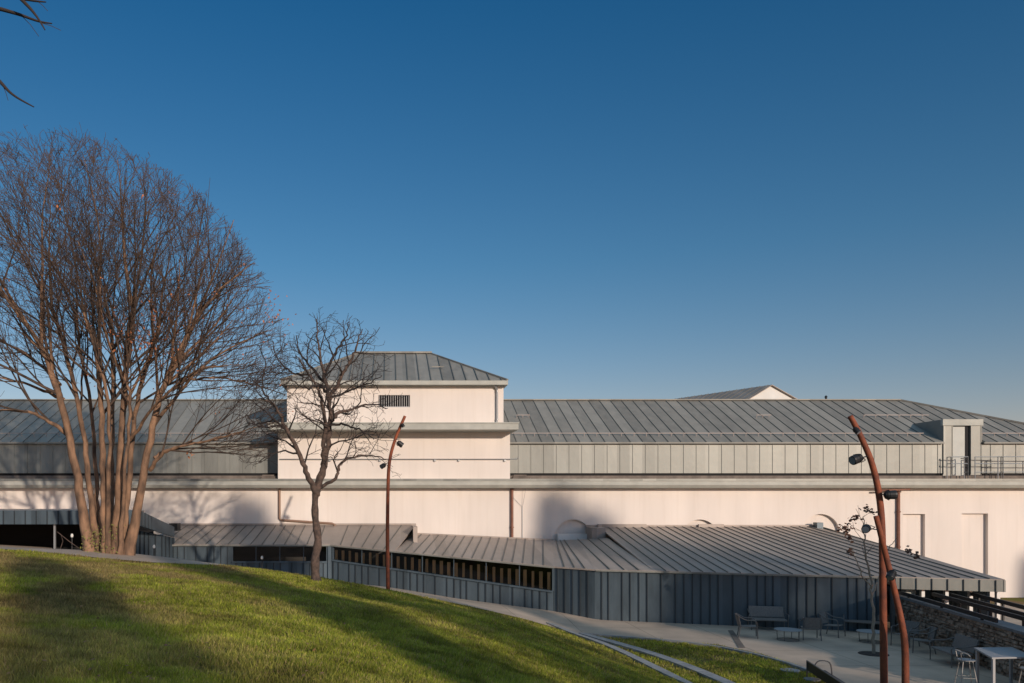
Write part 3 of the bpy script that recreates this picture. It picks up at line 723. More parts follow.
# ---- entrance wing on the far left
En = thing('entrance_wing', 'dark zinc-edged entrance canopy with a black recess behind the big bare tree', 'building', (-14, 34, 0))
DF = 33.0; zt_, zb_ = zr(510.5, DF), zr(524.3, DF); ex = xr(140, DF)
mb = MB()
seam_poly(mb, [(-30, DF, zb_), (ex, DF, zb_), (ex, DF, zt_), (-30, DF, zt_)], (0,0,1), .45, t=.1, rw=.035, rh=.04, n=(0,-1,0), seam=1)
seam_poly(mb, [(ex, DF, zb_ - .05), (ex + .1, 37.9, zb_ - .75), (ex + .1, 37.9, zr(527, 37.8)), (ex, DF, zt_)], (0,0,1), .45, t=.1, rw=.035, rh=.04, n=(1,0,0), seam=1)
mb.build('fascia', [M_zinc_dark, M_seam_dark], En)
mb = MB(); mb.slab([(-30, DF + .1), (ex - .1, DF + .1), (ex - .2, DF + 1.2), (ex - 3.5, RW), (-30, RW)], zt_ - .45, zt_ - .02); mb.build('roof', M_zinc_low, En)
mb = MB(); wl_(mb, Vector((xr(131, 34.5), 34.5)), Vector((ex + .12, 37.9)), 1.0, 1.0, zb_ - .25, zb_ - .8); mb.mi = 0
mb.build('wall', [M_zinc_dark, M_seam_dark], En)
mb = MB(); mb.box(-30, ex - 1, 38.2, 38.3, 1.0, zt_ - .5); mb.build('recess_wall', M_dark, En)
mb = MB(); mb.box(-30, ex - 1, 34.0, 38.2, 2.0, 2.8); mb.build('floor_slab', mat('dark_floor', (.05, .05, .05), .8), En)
for px in (55, 128):
    mb = MB(); x = xr(px, DF + .3); mb.box(x - .04, x + .04, DF + .25, DF + .33, 2.0, zb_ + .02); mb.build('post', M_galv, En)
mb = MB(); x = xr(173, 38); mb.box(x - .25, x + .15, 38.2, 38.8, zr(531, 38), zr(523.5, 38)); mb.build('vent_box', M_black, En)

# ------------------------------------------------------------ stone wall, pergola
Sw = thing('stone_wall', 'rough rubble stone retaining wall with flat grey capping beside the patio', 'wall', (18, 26, 0))
S0, S1 = Vector((19.15, 30.4)), Vector((16.6, 19.0))
d = (S1 - S0).normalized(); nrm = Vector((d.y, -d.x))
if nrm.x > 0: nrm = -nrm
ztop = CAMZ - 3.62
L_ = (S1 - S0).length
mb = MB(); r_ = random.Random(5)
q = [S0, S1, S1 - nrm * .4, S0 - nrm * .4]
mb.slab([(p.x + nrm.x * 0, p.y) for p in q], -.1, ztop - .02)
z = 0.0
while z < ztop - .06:
    hh = r_.uniform(.07, .15); s = r_.uniform(-.2, 0)
    while s < L_:
        ln = r_.uniform(.12, .42); 
        a = S0 + d * max(s, 0) ; b = S0 + d * min(s + ln - .015, L_)
        if (b - a).length > .04:
            pr = r_.uniform(.02, .10); z1 = min(z + hh * r_.uniform(.8, .98), ztop - .02)
            j = lambda: r_.uniform(-.015, .015)
            o = nrm * pr; i_ = -nrm * .05
            mb.add([(a.x+i_.x, a.y+i_.y, z), (b.x+i_.x, b.y+i_.y, z), (b.x+i_.x, b.y+i_.y, z1), (a.x+i_.x, a.y+i_.y, z1),
                    (a.x+o.x+j(), a.y+o.y+j(), z+.01+j()), (b.x+o.x+j(), b.y+o.y+j(), z+.01+j()), (b.x+o.x*.8+j(), b.y+o.y*.8+j(), z1-.01+j()), (a.x+o.x*.8+j(), a.y+o.y*.8+j(), z1-.01+j())],
                   [(4,5,6,7),(0,1,5,4),(1,2,6,5),(2,3,7,6),(3,0,4,7)])
        s += ln
    z += hh
mb.build('rubble', mat('rubble_stone', (.12, .08, .055), .95, 0, col2=(.44, .32, .24), scale=4.5, bump=.9, bscale=16, detail=3), Sw)
mb = MB(); q = [S0 + nrm * .12 - d * .15, S1 + nrm * .12, S1 - nrm * .45, S0 - nrm * .45 - d * .15]
mb.slab([(p.x, p.y) for p in q], ztop - .02, ztop + .06); mb.build('capping', mat('slate_cap', (.16, .16, .165), .6, 0, .15, 3), Sw)

Pg = thing('steel_pergola', 'dark steel pergola beams over the sunlit yard behind the stone wall', 'pergola', (21, 25, 0))
zp = CAMZ - 3.45
for (x0, y0, x1, y1) in [(899.6,592.5,996.8,620.6),(932.7,594,1040,623),(951.5,595,1040,619),(971.8,594,1040,611.5)]:
    Da = (3.45) * F / (y0 - HZ); Db = 3.45 * F / (y1 - HZ)
    a = P(x0, y0, Da); b = P(x1, y1, Db)
    mb = MB(); mb.beam(a, b, .07, .13); mb.build('beam', M_black, Pg)
    for t in (.12, .5, .88):
        p = a.lerp(b, t); mb = MB(); mb.box(p.x - .03, p.x + .03, p.y - .03, p.y + .03, ztop + .062 if x0 < 900 else .45, p.z - .06); mb.build('post', M_black, Pg)
yd_ = MB(); yd_.box(19.6, 34, 16, 28.3, .02, .45); y_ = yd_.build('raised_terrace', mat('sand_paving', (.45, .34, .24), .9, 0, col2=(.30, .24, .18), scale=1.2)); tag(y_, kind='structure')

# ------------------------------------------------------------ corten lamp posts
def spot(mb_parent, at, aim, s=1.0, arm_from=None):
    s *= .72
    aim = Vector(aim).normalized(); at = Vector(at)
    mb = MB(); mb.tube([at - aim * .12 * s, at - aim * .04 * s, at + aim * .13 * s, at + aim * .17 * s], [.06 * s, .115 * s, .125 * s, .12 * s], 14)
    for k in range(4): mb.tube([at - aim * (.09 - k * .03) * s, at - aim * (.08 - k * .03) * s], .128 * s * (.8 + .07 * k), 12)
    o = mb.build('spotlight', M_black, mb_parent)
    mb = MB(); mb.tube([at + aim * .171 * s, at + aim * .176 * s], .1 * s, 14); mb.build('lens', mat('lamp_glass', (.25, .27, .3), .15), o)
    if arm_from is not None:
        mb = MB(); a = Vector(arm_from); side = aim.cross(a - at)
        mb.tube([a, a.lerp(at, .5), at], .018 * s, 6); 
        if side.length > 1e-4:
            side.normalize(); mb.tube([at + side * .14 * s, a.lerp(at, .55) + side * .1 * s, a.lerp(at, .55) - side * .1 * s, at - side * .14 * s], .012 * s, 6)
        mb.build('bracket', M_black, o)
def smooth_path(pts, n=6):
    out = []
    p = [pts[0]] + pts + [pts[-1]]
    for i in range(1, len(p) - 2):
        for k in range(n):
            t = k / n; a, b, c, d = p[i-1], p[i], p[i+1], p[i+2]
            out.append(.5 * ((2*b) + (c - a) * t + (2*a - 5*b + 4*c - d) * t*t + (-a + 3*b - 3*c + d) * t**3))
    out.append(pts[-1]); return out
def lamp(label, base, pts, rad, spots, grp='rusty lamp posts'):
    t = thing('lamp_post', label, 'lamp post', base, 0, grp)
    mb = MB(); pp = smooth_path([Vector(base)] + [Vector(p) for p in pts]); k = len(pp)
    mb.tube(pp, [rad[0] + (rad[1] - rad[0]) * i / (k-1) for i in range(k)], 14); mb.build('pole', M_corten, t, smooth=True)
    mb = MB(); mb.tube([Vector(base), Vector(base) + Vector((0, 0, .03))], rad[0] * 2, 16); mb.build('base_plate', M_corten, t)
    for at, aim, frm, s in spots: spot(t, at, aim, s, frm)
DL = 30.0
b0 = P(388, 590, DL); b0.z = H(b0.x, b0.y) 
lamp('slender rusty lamp post with curved top on the lawn edge right of the small tree', b0,
     [P(387.5, 540, DL), P(388, 490, DL), P(389.5, 462, DL), P(395, 440, DL), P(405, 416, DL)], (.075, .055),
     [(P(399.5, 443.5, DL - .1), (.7, .1, -.5), P(394.5, 441, DL), 1.15), (P(383.5, 465.5, DL - .1), (-.6, -.3, -.4), P(388.8, 462, DL), 1.0), (P(402.5, 425, DL - .15), (.5, -.2, -.8), P(401, 424, DL), .7)])
DP = 15.0
def gz(p): p = Vector(p); p.z = H(p.x, p.y) + .03; return p
b1 = gz(P(884.5, 600, DP))
lamp('taller rusty lamp post, leaning left at its top, with four black spotlights', b1,
     [P(884, 683, DP), P(883, 600, DP), P(882, 530, DP), P(879, 495, DP), P(872, 464, DP), P(861, 437, DP), P(850, 416, DP)], (.068, .048),
     [(P(856, 430, DP - .1), (.3, -.4, -.6), P(857, 430, DP), .6), (P(857.5, 458.5, DP - .15), (-.9, -.2, -.35), P(869, 456, DP), 1.0), (P(889, 495, DP - .15), (.95, -.2, .05), P(880, 494, DP), .95)])
b2 = gz(P(905, 600, DP - .4))
lamp('shorter rusty lamp post crossing in front of the taller one, bent at its middle', b2,
     [P(905.5, 683, DP-.4), P(905, 650, DP-.4), P(903, 630, DP-.4), P(896, 597, DP-.4), P(886, 556, DP-.4), P(876, 516, DP-.4)], (.066, .045),
     [(P(866.5, 528, DP - .7), (-.5, -.6, -.2), P(879, 530, DP-.4), .8), (P(892, 574, DP - .6), (-.6, -.3, -.7), P(891, 576, DP-.4), .8)])

# ------------------------------------------------------------ furniture
def tubeframe(mb, pts, r=.018, n=7): mb.tube(smooth_path([Vector(p) for p in pts], 4), r, n)
def make_armchair():
    t = thing('armchair', 'x', 'chair')
    mb = MB(); mb.add([(-.26,-.26,.42),(.26,-.26,.42),(.25,.24,.39),(-.25,.24,.39),(-.26,-.26,.40),(.26,-.26,.40),(.25,.24,.37),(-.25,.24,.37)],[(0,1,2,3),(7,6,5,4),(0,4,5,1),(1,5,6,2),(2,6,7,3),(3,7,4,0)])
    local(mb, 'seat', M_fabric, t)
    mb = MB(); k = 8; vv_ = []
    for j in range(2):
        for i in range(k + 1):
            a = math.pi * (i / k); x = -.26 * math.cos(a); y = .26 + .07 * math.sin(a)
            vv_.append((x, y + j * .1, .42 + j * .40))
    top = [(x, y + .02, z) for x, y, z in vv_]; n_ = len(vv_)
    fs = []
    for i in range(k): fs += [(i, i+1, k+2+i, k+1+i), (n_+k+1+i, n_+k+2+i, n_+i+1, n_+i)]
    mb.add(vv_ + top, fs); local(mb, 'backrest', M_fabric, t)
    for s in (-1, 1):
        mb = MB(); tubeframe(mb, [(s*.29, .36, .80), (s*.31, .1, .66), (s*.31, -.22, .64), (s*.29, -.28, .5)]); local(mb, 'arm', M_frame, t)
        mb = MB(); mb.tube([(s*.29, -.28, .52), (s*.30, -.30, 0)], .018, 7); local(mb, 'leg', M_frame, t)
        mb = MB(); mb.tube([(s*.28, .34, .80), (s*.28, .26, .42), (s*.29, .34, 0)], .018, 7); local(mb, 'leg', M_frame, t)
    return t
def make_sofa(w_=1.25):
    t = thing('garden_sofa', 'x', 'sofa')
    h = w_/2
    mb = MB(); mb.box(-h, h, -.3, .27, .36, .42); local(mb, 'seat', M_fabric, t, bevel=.015)
    mb = MB(); mb.add([(-h,.27,.44),(h,.27,.44),(h,.33,.44),(-h,.33,.44),(-h,.40,.84),(h,.40,.84),(h,.45,.84),(-h,.45,.84)],[(3,2,1,0),(4,5,6,7),(0,1,5,4),(1,2,6,5),(2,3,7,6),(3,0,4,7)]); local(mb, 'backrest', M_fabric, t, bevel=.012)
    for s in (-1, 1):
        mb = MB(); tubeframe(mb, [(s*(h+.03), .42, .72), (s*(h+.04), .1, .62), (s*(h+.04), -.28, .60), (s*(h+.02), -.32, .45)]); local(mb, 'arm', M_frame, t)
        for y in (-.31, .33):
            mb = MB(); mb.tube([(s*(h+.02), y, .47), (s*(h+.02), y, 0)], .015, 7); local(mb, 'leg', M_frame, t)
    return t
def make_lowtable():
    t = thing('low_table', 'x', 'table')
    mb = MB(); mb.tube([(0,0,.36),(0,0,.38),(0,0,.385)], [.45,.455,.44], 28); local(mb, 'tabletop', M_table, t)
    for k in range(4):
        a = math.pi/4 + k*math.pi/2; mb = MB(); mb.tube([(.38*math.cos(a), .38*math.sin(a), .36), (.36*math.cos(a), .36*math.sin(a), .01)], .012, 6); local(mb, 'leg', M_frame, t)
    mb = MB(); pts = [(.36*math.cos(2*math.pi*k/24), .36*math.sin(2*math.pi*k/24), .015) for k in range(25)]; mb.tube(pts, .011, 6); local(mb, 'base_ring', M_frame, t)
    return t
def make_stool():
    t = thing('bar_chair', 'x', 'chair')
    mb = MB(); mb.tube([(0,0,.74),(0,0,.765),(0,0,.77)], [.2,.21,.19], 16); local(mb, 'seat', M_table, t)
    mb = MB(); pts = [(.24*math.cos(a), .24*math.sin(a), z) for a, z in [(R(-10), .80), (R(10), .93), (R(50), .98), (R(90), 1.0), (R(130), .98), (R(170), .93), (R(190), .80)]]; mb.tube(smooth_path([Vector(p) for p in pts]), .013, 6)
    for a in (50, 90, 130): mb.tube([(.2*math.cos(R(a)), .2*math.sin(R(a)), .76), (.24*math.cos(R(a)), .24*math.sin(R(a)), .98)], .008, 5)
    local(mb, 'backrest', M_frame2, t)
    for k in range(4):
        a = math.pi/4 + k*math.pi/2; mb = MB(); mb.tube([(.15*math.cos(a), .15*math.sin(a), .75), (.29*math.cos(a), .29*math.sin(a), 0)], .013, 6); local(mb, 'leg', M_frame2, t)
    mb = MB(); pts = [(.245*math.cos(math.pi/4 + k*math.pi/2), .245*math.sin(math.pi/4 + k*math.pi/2), .3) for k in range(5)]
    for a, b in zip(pts[:-1], pts[1:]): mb.tube([a, b], .01, 5)
    local(mb, 'footrest', M_frame2, t); return t
ZP = .032
def G(px, py): D = (CAMZ - ZP) * F / (py - HZ); return Vector((xr(px, D), D, ZP))
ch = make_armchair()
ch.location = G(748, 637); ch.rotation_euler.z = R(70); ch['label'] = 'grey metal armchair at the left end of the garden seating, turned right'; ch['group'] = 'patio armchairs'
copy_thing(ch, G(810, 639), R(165), 'dark armchair seen from behind, left of the pale-backed armchair', 'patio armchairs')
copy_thing(ch, G(833, 636), R(40), 'pale-backed armchair between the dark armchair and the right sofa', 'patio armchairs')
copy_thing(ch, G(905, 646), R(-60), 'armchair in deep shade right of the rusty poles against the stone wall', 'patio armchairs')
copy_thing(ch, G(921, 652), R(-110), 'armchair in deep shade near the foot of the stone wall, nearest the dark sofa', 'patio armchairs')
sf = make_sofa(); sf.location = G(768, 629.5); sf.rotation_euler.z = R(-14); sf['label'] = 'grey garden sofa backed against dark zinc wall, the left sofa'; sf['group'] = 'garden sofas'
copy_thing(sf, G(864, 632), R(-30), 'brownish garden sofa behind the young tree at the end of the zinc wall', 'garden sofas')
copy_thing(sf, G(952, 664), R(-100), 'black garden sofa standing against the rubble stone wall', 'garden sofas')
lt = make_lowtable(); lt.location = G(788, 640); lt['label'] = 'low round table in front of the left sofa'; lt['group'] = 'low round tables'
copy_thing(lt, G(871, 642), 0, 'low round table behind the trunk of the young tree', 'low round tables')
# bar table and stools
bt = thing('bar_table', 'tall pale square table beside the stone wall in the lower right corner', 'table', (0,0,0))
zt2 = 1.02
cnr = [P(974, 647.2, 0)]; 
def TP(px, py): D = (CAMZ - zt2) * F / (py - HZ); return Vector((xr(px, D), D))
q = [TP(974, 647.5), TP(1012, 647), TP(1034, 656.5), TP(992, 657.5)]
mb = MB(); mb.slab([(p.x, p.y) for p in q], zt2 - .04, zt2); mb.build('tabletop', M_table, bt)
cc = sum(q, Vector((0, 0))) / 4
for p in q:
    r2 = p.lerp(cc, .12); mb = MB(); mb.box(r2.x - .03, r2.x + .03, r2.y - .03, r2.y + .03, ZP, zt2 - .04); mb.build('leg', M_table, bt)
stl = make_stool(); stl.location = (cc.x - .85, cc.y + .15, ZP); stl.rotation_euler.z = R(75); stl['label'] = 'bar chair with low curved back on the left side of the tall table'; stl['group'] = 'bar chairs'
copy_thing(stl, (cc.x - .05, cc.y - .95, ZP), R(175), 'bar chair pushed under the near side of the tall table', 'bar chairs')
copy_thing(stl, (cc.x + .75, cc.y - 1.1, ZP), R(200), 'bar chair at the right picture edge, nearest the corner of the tall table', 'bar chairs')
# low mesh-backed bench seen from behind at the lawn edge
bn = thing('mesh_bench', 'dark low mesh-backed bench seen from behind at the patio edge', 'bench', G(811, 672), 0)
b0_, b1_ = Vector((11.75, 22.5, 0)), Vector((11.15, 19.6, 0)); bd = (b1_ - b0_).normalized(); bs = Vector((-bd.y, bd.x, 0))
if bs.x < 0: bs = -bs
Z_ = Vector((0, 0, 1))
mb = MB(); mb.beam(b0_ + Z_ * .34, b1_ + Z_ * .34, .02, .26); mb.build('backrest', M_black, bn)
mb = MB(); mb.beam(b0_ + Z_ * .22 + bs * .24, b1_ + Z_ * .22 + bs * .24, .42, .03); mb.build('seat', M_black, bn)
mb = MB(); mb.tube([b0_ + Z_ * .02 - bs * .02, b0_ + Z_ * .48 - bs * .02, b1_ + Z_ * .48 - bs * .02, b1_ + Z_ * .02 - bs * .02], .02, 7); mb.build('frame', M_frame, bn)
for t in (0, .33, .66, 1):
    q0 = b0_.lerp(b1_, t) + bs * .45; mb = MB(); mb.tube([q0 + Z_ * .22, q0 + Z_ * .02], .018, 6); mb.build('leg', M_frame, bn)
q0 = b0_.lerp(b1_, .2); mb = MB(); tubeframe(mb, [q0 + Z_ * .46, q0 + bs * .12 + Z_ * .60, q0 + bs * .38 + Z_ * .56, q0 + bs * .44 + Z_ * .24]); mb.build('arm', M_frame, bn)
# drain grate
q = [G(728, 630.5), G(733, 630.5), G(745.5, 648), G(738.5, 648)]
mb = MB(); mb.slab([(p.x, p.y) for p in q], ZP + .0, ZP + .012); o = mb.build('drain_cover', M_brown); tag(o, 'rusty steel drain cover strip set across the patio paving', 'drain cover')
# ground-level garden lights
def glight(px, py, D, label, h=.35, grp='small garden lights'):
    p = P(px, py, D); p.z = H(p.x, p.y) + .0
    t = thing('garden_light', label, 'garden light', p, 0, grp)
    mb = MB(); mb.tube([(0,0,0),(0,0,h)], .02, 8); local(mb, 'stem', M_black, t)
    mb = MB(); mb.tube([(0,0,h),(0,.0,h+.05),(0,0,h+.12)], [.035,.05,.03], 12); local(mb, 'head', M_white, t)
glight(72, 545, 27.5, 'white-headed garden light standing left of the big tree', .45)
glight(154, 556, 28.5, 'small white garden light right of the big tree trunk', .3)
glight(262, 570, 30, 'small garden light in front of the long dark window', .45)
mb = MB(); p = P(60, 549, 27.2); p.z = H(p.x, p.y); mb.tube([p, p + Vector((.1, 0, .3)), p + Vector((.0, .05, .55))], [.012, .01, .005], 5); mb.tube([p + Vector((.75, .1, -.05)), p + Vector((.3, 0, .3)), p + Vector((-.1, 0, .62))], .012, 5)
o = mb.build('leaning_stick', M_bark2); tag(o, 'thin bare sticks leaning beside the white-headed garden light', 'stick')
# flat stone plates in lower lawn
for px, py, s, lb in ((790, 670, .27, 'flat grey stone lying in the lower lawn, the upper one'), (812, 679, .22, 'flat grey stone near the patio corner, the lower one')):
    c = G(px, py); mb = MB(); mb.tube([(c.x, c.y, .0), (c.x, c.y, .04), (c.x, c.y, .045)], [s, s, s*.9], 9); o = mb.build('flat_stone', M_granite); tag(o, lb, 'stone', 'flat stones in the lawn')

# ------------------------------------------------------------ bare trees
class TG:
    def __init__(s, seed, env=None, twig=3, soft=True): s.r = random.Random(seed); s.big = MB(); s.mid = MB(); s.small = MB(); s.env = env; s.tips = []; s.irr = .22
    def room(s, p, d):
        if not s.env: return 99
        c, ra = s.env; q = Vector(((p.x-c.x)/ra[0], (p.y-c.y)/ra[1], (p.z-c.z)/ra[2])); e = Vector((d.x/ra[0], d.y/ra[1], d.z/ra[2]))
        A_ = e.dot(e); B_ = q.dot(e); C_ = q.dot(q) - 1; disc = B_*B_ - A_*C_
        if disc < 0: return .15
        w_ = noise.noise(d.normalized() * 3.1 + p * .12) * s.irr
        return max(.15, (-B_ + math.sqrt(disc)) / A_ * (1 + w_))
    def emit(s, pts, rad):
        r0 = rad[0]
        if r0 > .055: s.big.tube(pts, rad, 9, cap=False)
        elif r0 > .014: s.mid.tube(pts, rad, 5, cap=False)
        else: s.small.tube(pts, rad, 3, cap=False)
    def grow(s, p, d, L_, r, lvl, P_):
        rr = s.r; up = P_['up'][lvl]; jit = P_['jit'][lvl]; seg = P_['seg'][lvl]; n = max(2, int(L_ / seg)); st = L_ / n
        pts = [p.copy()]; rad = [r]; d = d.normalized(); r1 = max(P_['rmin'], r * P_['tap'][lvl]); dirs = [d.copy()]
        for i in range(n):
            d = (d + Vector((rr.gauss(0, jit), rr.gauss(0, jit), rr.gauss(0, jit) + up))).normalized()
            p = p + d * st; pts.append(p.copy()); dirs.append(d.copy()); rad.append(r + (r1 - r) * (i+1) / n)
        s.emit(pts, rad); s.tips.append(pts[-1])
        s.kids(pts, dirs, rad, lvl, P_)
    def kids(s, pts, dirs, rad, lvl, P_, a0=None, dens=1.0):
        if lvl + 1 >= len(P_['len']): return
        rr = s.r; n = len(pts) - 1; total = sum((pts[i+1]-pts[i]).length for i in range(n))
        cnt = max(1, int(total * P_['den'][lvl] * dens + rr.random())); az_ = rr.uniform(0, 6.28); t0 = P_['t0'][lvl] if a0 is None else a0
        for k in range(cnt):
            t = t0 + (1 - t0) * ((k + rr.random()) / cnt); f = t * n; i = min(int(f), n-1); q = pts[i].lerp(pts[i+1], f - i); dd = dirs[i+1]; rq = rad[i] + (rad[i+1]-rad[i]) * (f - i)
            az_ += 2.4 + rr.gauss(0, .4); u = dd.orthogonal().normalized(); v = dd.cross(u)
            side = u * math.cos(az_) + v * math.sin(az_); ang = R(rr.gauss(P_['ang'][lvl], 8))
            nd = (dd * math.cos(ang) + side * math.sin(ang)).normalized()
            if nd.z < P_['zmin']: nd.z = P_['zmin'] + rr.uniform(0, .2); nd.normalize()
            rm = s.room(q, nd); ln = P_['len'][lvl+1] * rr.uniform(.6, 1.25) * (1.05 - .45 * t)
            ln = min(ln, rm * rr.uniform(.8, 1.08))
            if ln < .12: continue
            s.grow(q, nd, ln, max(P_['rmin'], min(rq * .62, P_['rad'][lvl+1] * rr.uniform(.8, 1.2))), lvl + 1, P_)
def finish(tg, t, mt, ml, mtw):
    tg.big.build('trunk', mt, t, smooth=True)
    c = tg.mid.build('crown', ml, t, smooth=True)
    tg.small.build('twigs', mtw, c)

DT = 27.0
bp_ = P(112, 553, DT); bp_.z = H(bp_.x, bp_.y)
Bt = thing('multi_stem_tree', 'large leafless tree with many tan stems fanning from one base, twigs reddish', 'tree', bp_)
tg = TG(11, env=(Vector((-11.4, DT, CAMZ + 3.6)), (8.1, 6.0, 8.5)))
PB = dict(up=[.012, .03, .03, .03, .02], jit=[.055, .065, .08, .09, .1], seg=[.6, .5, .36, .24, .18], tap=[.12, .2, .3, .4, .5], den=[1.0, 1.35, 2.7, 3.3], t0=[.22, .18, .15, .1], ang=[33, 31, 29, 30], len=[9, 6.2, 2.9, 1.25, .55], rad=[.15, .055, .021, .0095, .0065], rmin=.0055, zmin=-.12)
stems = [  # image x at base, at y 400, at y 320, depth lean, radius
 (89, 62, 32, -.6, .17), (96, 79, 56, .8, .12), (101, 90, 76, 1.6, .09), (106, 101, 94, -1.2, .13), (110, 113, 112, 2.0, .10), (116, 123, 132, -.6, .15), (123, 137, 160, 1.2, .12), (130, 158, 196, -.3, .16), (108, 108, 86, -1.8, .08), (121, 130, 118, -1.7, .075)]
def add_stem(x0, x1, x2, dl, r):
    a = P(111 + (x0 - 111) * .85, 552, DT + dl * .16); a.z = bp_.z - .15
    b = P(x1, 405, DT + dl * .7); c = P(x2, 320, DT + dl * 1.1)
    m = a.lerp(b, .45) + Vector((0, 0, 0)); 
    c = b.lerp(c, tg.r.uniform(.3, 1.15)); d = (c - b).normalized()
    pp = smooth_path([a, m, b, c], 7); n = len(pp)
    for i in range(1, n): pp[i] = pp[i] + Vector((tg.r.gauss(0, .022), tg.r.gauss(0, .022), 0))
    rad = [.9 * r * (1 + .9 * math.exp(-i / 3.0)) * (1 - .42 * (i / (n-1))) for i in range(n)]
    dirs = [(pp[min(i+1, n-1)] - pp[max(i-1, 0)]).normalized() for i in range(n)]
    tg.emit(pp, rad); tg.kids(pp, dirs, rad, 0, PB, a0=.6, dens=.8)
    # forks: the stem divides into two or three limbs that spread towards the crown's edge
    k = 3 if r > .13 else 2; phi = tg.r.uniform(0, 6.28); e = pp[-1]
    for j in range(k):
        u = d.orthogonal().normalized(); v = d.cross(u); an = phi + j * 6.283 / k + tg.r.uniform(-.4, .4); sp = R(tg.r.uniform(9, 24))
        nd = (d * math.cos(sp) + (u * math.cos(an) + v * math.sin(an)) * math.sin(sp) + Vector(((e.x + 9.6) * .03, 0, 0))).normalized()
        tg.grow(e, nd, tg.room(e, nd) * tg.r.uniform(.86, 1.0), rad[-1] * (.92 if j == 0 else .7), 0, PB)
for s_ in stems: add_stem(*s_)
def add_limb(tg, pix, r0, r1, P_, lvl=0, a0=.3, dens=1.0):
    pp = smooth_path([P(*q) for q in pix], 6); n = len(pp)
    for i in range(1, n): pp[i] = pp[i] + Vector((tg.r.gauss(0, .02), tg.r.gauss(0, .02), tg.r.gauss(0, .02)))
    rad = [r0 + (r1 - r0) * i / (n-1) for i in range(n)]; dirs = [(pp[min(i+1, n-1)] - pp[max(i-1, 0)]).normalized() for i in range(n)]
    tg.emit(pp, rad); tg.kids(pp, dirs, rad, lvl, P_, a0=a0, dens=dens)
for pix, r in [([(68,435,27),(45,418,26.6),(10,410,26),(-30,414,25.6)], .08), ([(64,400,27),(30,385,26.5),(-20,372,26)], .07), ([(60,385,27.2),(20,350,27.8),(-50,330,28)], .07),
               ([(150,470,27),(165,452,26.5),(200,442,26),(245,432,25.6)], .075), ([(154,458,27),(180,446,27.5),(215,440,28),(262,425,28.4)], .06), ([(152,430,27),(185,385,26.4),(225,350,26),(272,330,26)], .07),
               ([(157,405,27),(190,380,27.6),(235,380,28.3),(285,395,28.6)], .06), ([(160,395,27),(190,330,26.4),(220,290,26),(255,262,26)], .075), ([(130,440,27),(160,400,25.6),(200,370,24.6),(240,365,24)], .06)]:
    add_limb(tg, pix, r, .012, PB, 0, .2, 1.9)
finish(tg, Bt, M_bark, M_bark_big, M_twig)
# dry leaves still hanging
mb = MB(); r_ = random.Random(4)
for k in range(330):
    p = tg.tips[r_.randrange(len(tg.tips))]
    if p.z > CAMZ + 6.5 and r_.random() < .85: continue
    for j in range(r_.randint(1, 3)):
        c = p + Vector((r_.gauss(0, .06), r_.gauss(0, .06), r_.gauss(0, .06))); u = Vector((r_.gauss(0,1), r_.gauss(0,1), r_.gauss(0,1))).normalized(); v = u.orthogonal().normalized(); s = r_.uniform(.025, .05)
        mb.add([c - u*s, c + v*s*.7, c + u*s, c - v*s*.7], [(0,1,2,3)])
for px, py, n_, sp in ((150,330,70,.45),(165,322,60,.4),(135,338,60,.4),(160,347,40,.35),(118,325,30,.3),(272,304,26,.3),(276,318,20,.2),(140,372,20,.3),(172,360,16,.3),(108,350,20,.5),(190,455,8,.1),(88,380,14,.3),(215,300,12,.5),(60,330,12,.6),(96,310,14,.5)):
    q_ = P(px, py, DT - r_.uniform(-.5, 1.5))
    for k in range(n_):
        c = q_ + Vector((r_.gauss(0, sp), r_.gauss(0, sp), r_.gauss(0, sp * .8))); u = Vector((r_.gauss(0,1), r_.gauss(0,1), r_.gauss(0,1))).normalized(); v = u.orthogonal().normalized(); s = r_.uniform(.03, .065)
        mb.add([c - u*s, c + v*s*.6, c + u*s, c - v*s*.6], [(0,1,2,3)])
o = mb.build('dry_leaves', M_leafdry, Bt)
# suckers with yellow-green leaves at the base
mb = MB()
for k in range(420):
    a = r_.uniform(0, 6.28); rad_ = r_.uniform(.3, .75); c = bp_ + Vector((math.cos(a)*rad_ - .25, -abs(math.sin(a))*rad_ - .05, r_.uniform(0, 1.0) ** 1.3)); u = Vector((r_.gauss(0,1), r_.gauss(0,1), r_.gauss(0,1))).normalized(); v = u.orthogonal(); s = r_.uniform(.015, .035)
    mb.add([c - u*s, c + v*s*.6, c + u*s, c - v*s*.6], [(0,1,2,3)])
mb.build('sucker_leaves', mat('sucker_green', (.20, .20, .05), .7, 0, .3, 4), Bt)
# exposed soil at its foot is part of the ground colour; middle tree
D3 = 25.3
bp2 = P(316, 580, D3); bp2.z = H(bp2.x, bp2.y)
Mt = thing('gnarled_tree', 'small leafless dark gnarled tree in front of the tower block', 'tree', bp2)
tg2 = TG(23, env=(Vector((P(322, 400, D3).x, D3, CAMZ + 2.5)), (2.85, 2.5, 3.5))); tg2.irr = .9
PM = dict(up=[.02, .03, .02, .02], jit=[.14, .24, .28, .3], seg=[.35, .24, .17, .12], tap=[.3, .3, .35, .5], den=[2.3, 3.4, 5.2], t0=[.15, .12, .1], ang=[48, 46, 44], len=[4, 1.7, .85, .42], rad=[.1, .032, .013, .0075], rmin=.0055, zmin=-.35)
z0 = D3
tg2.emit(smooth_path([Vector((bp2.x, bp2.y, bp2.z - .15)), P(315, 560, z0), P(318, 540, z0), P(315, 515, z0), P(316, 490, z0), P(322, 472, z0)], 5), [.15 - .045 * min(1, i / 18) + (.05 if i < 2 else 0) + .012 * math.sin(i * 1.7) for i in range(26)])
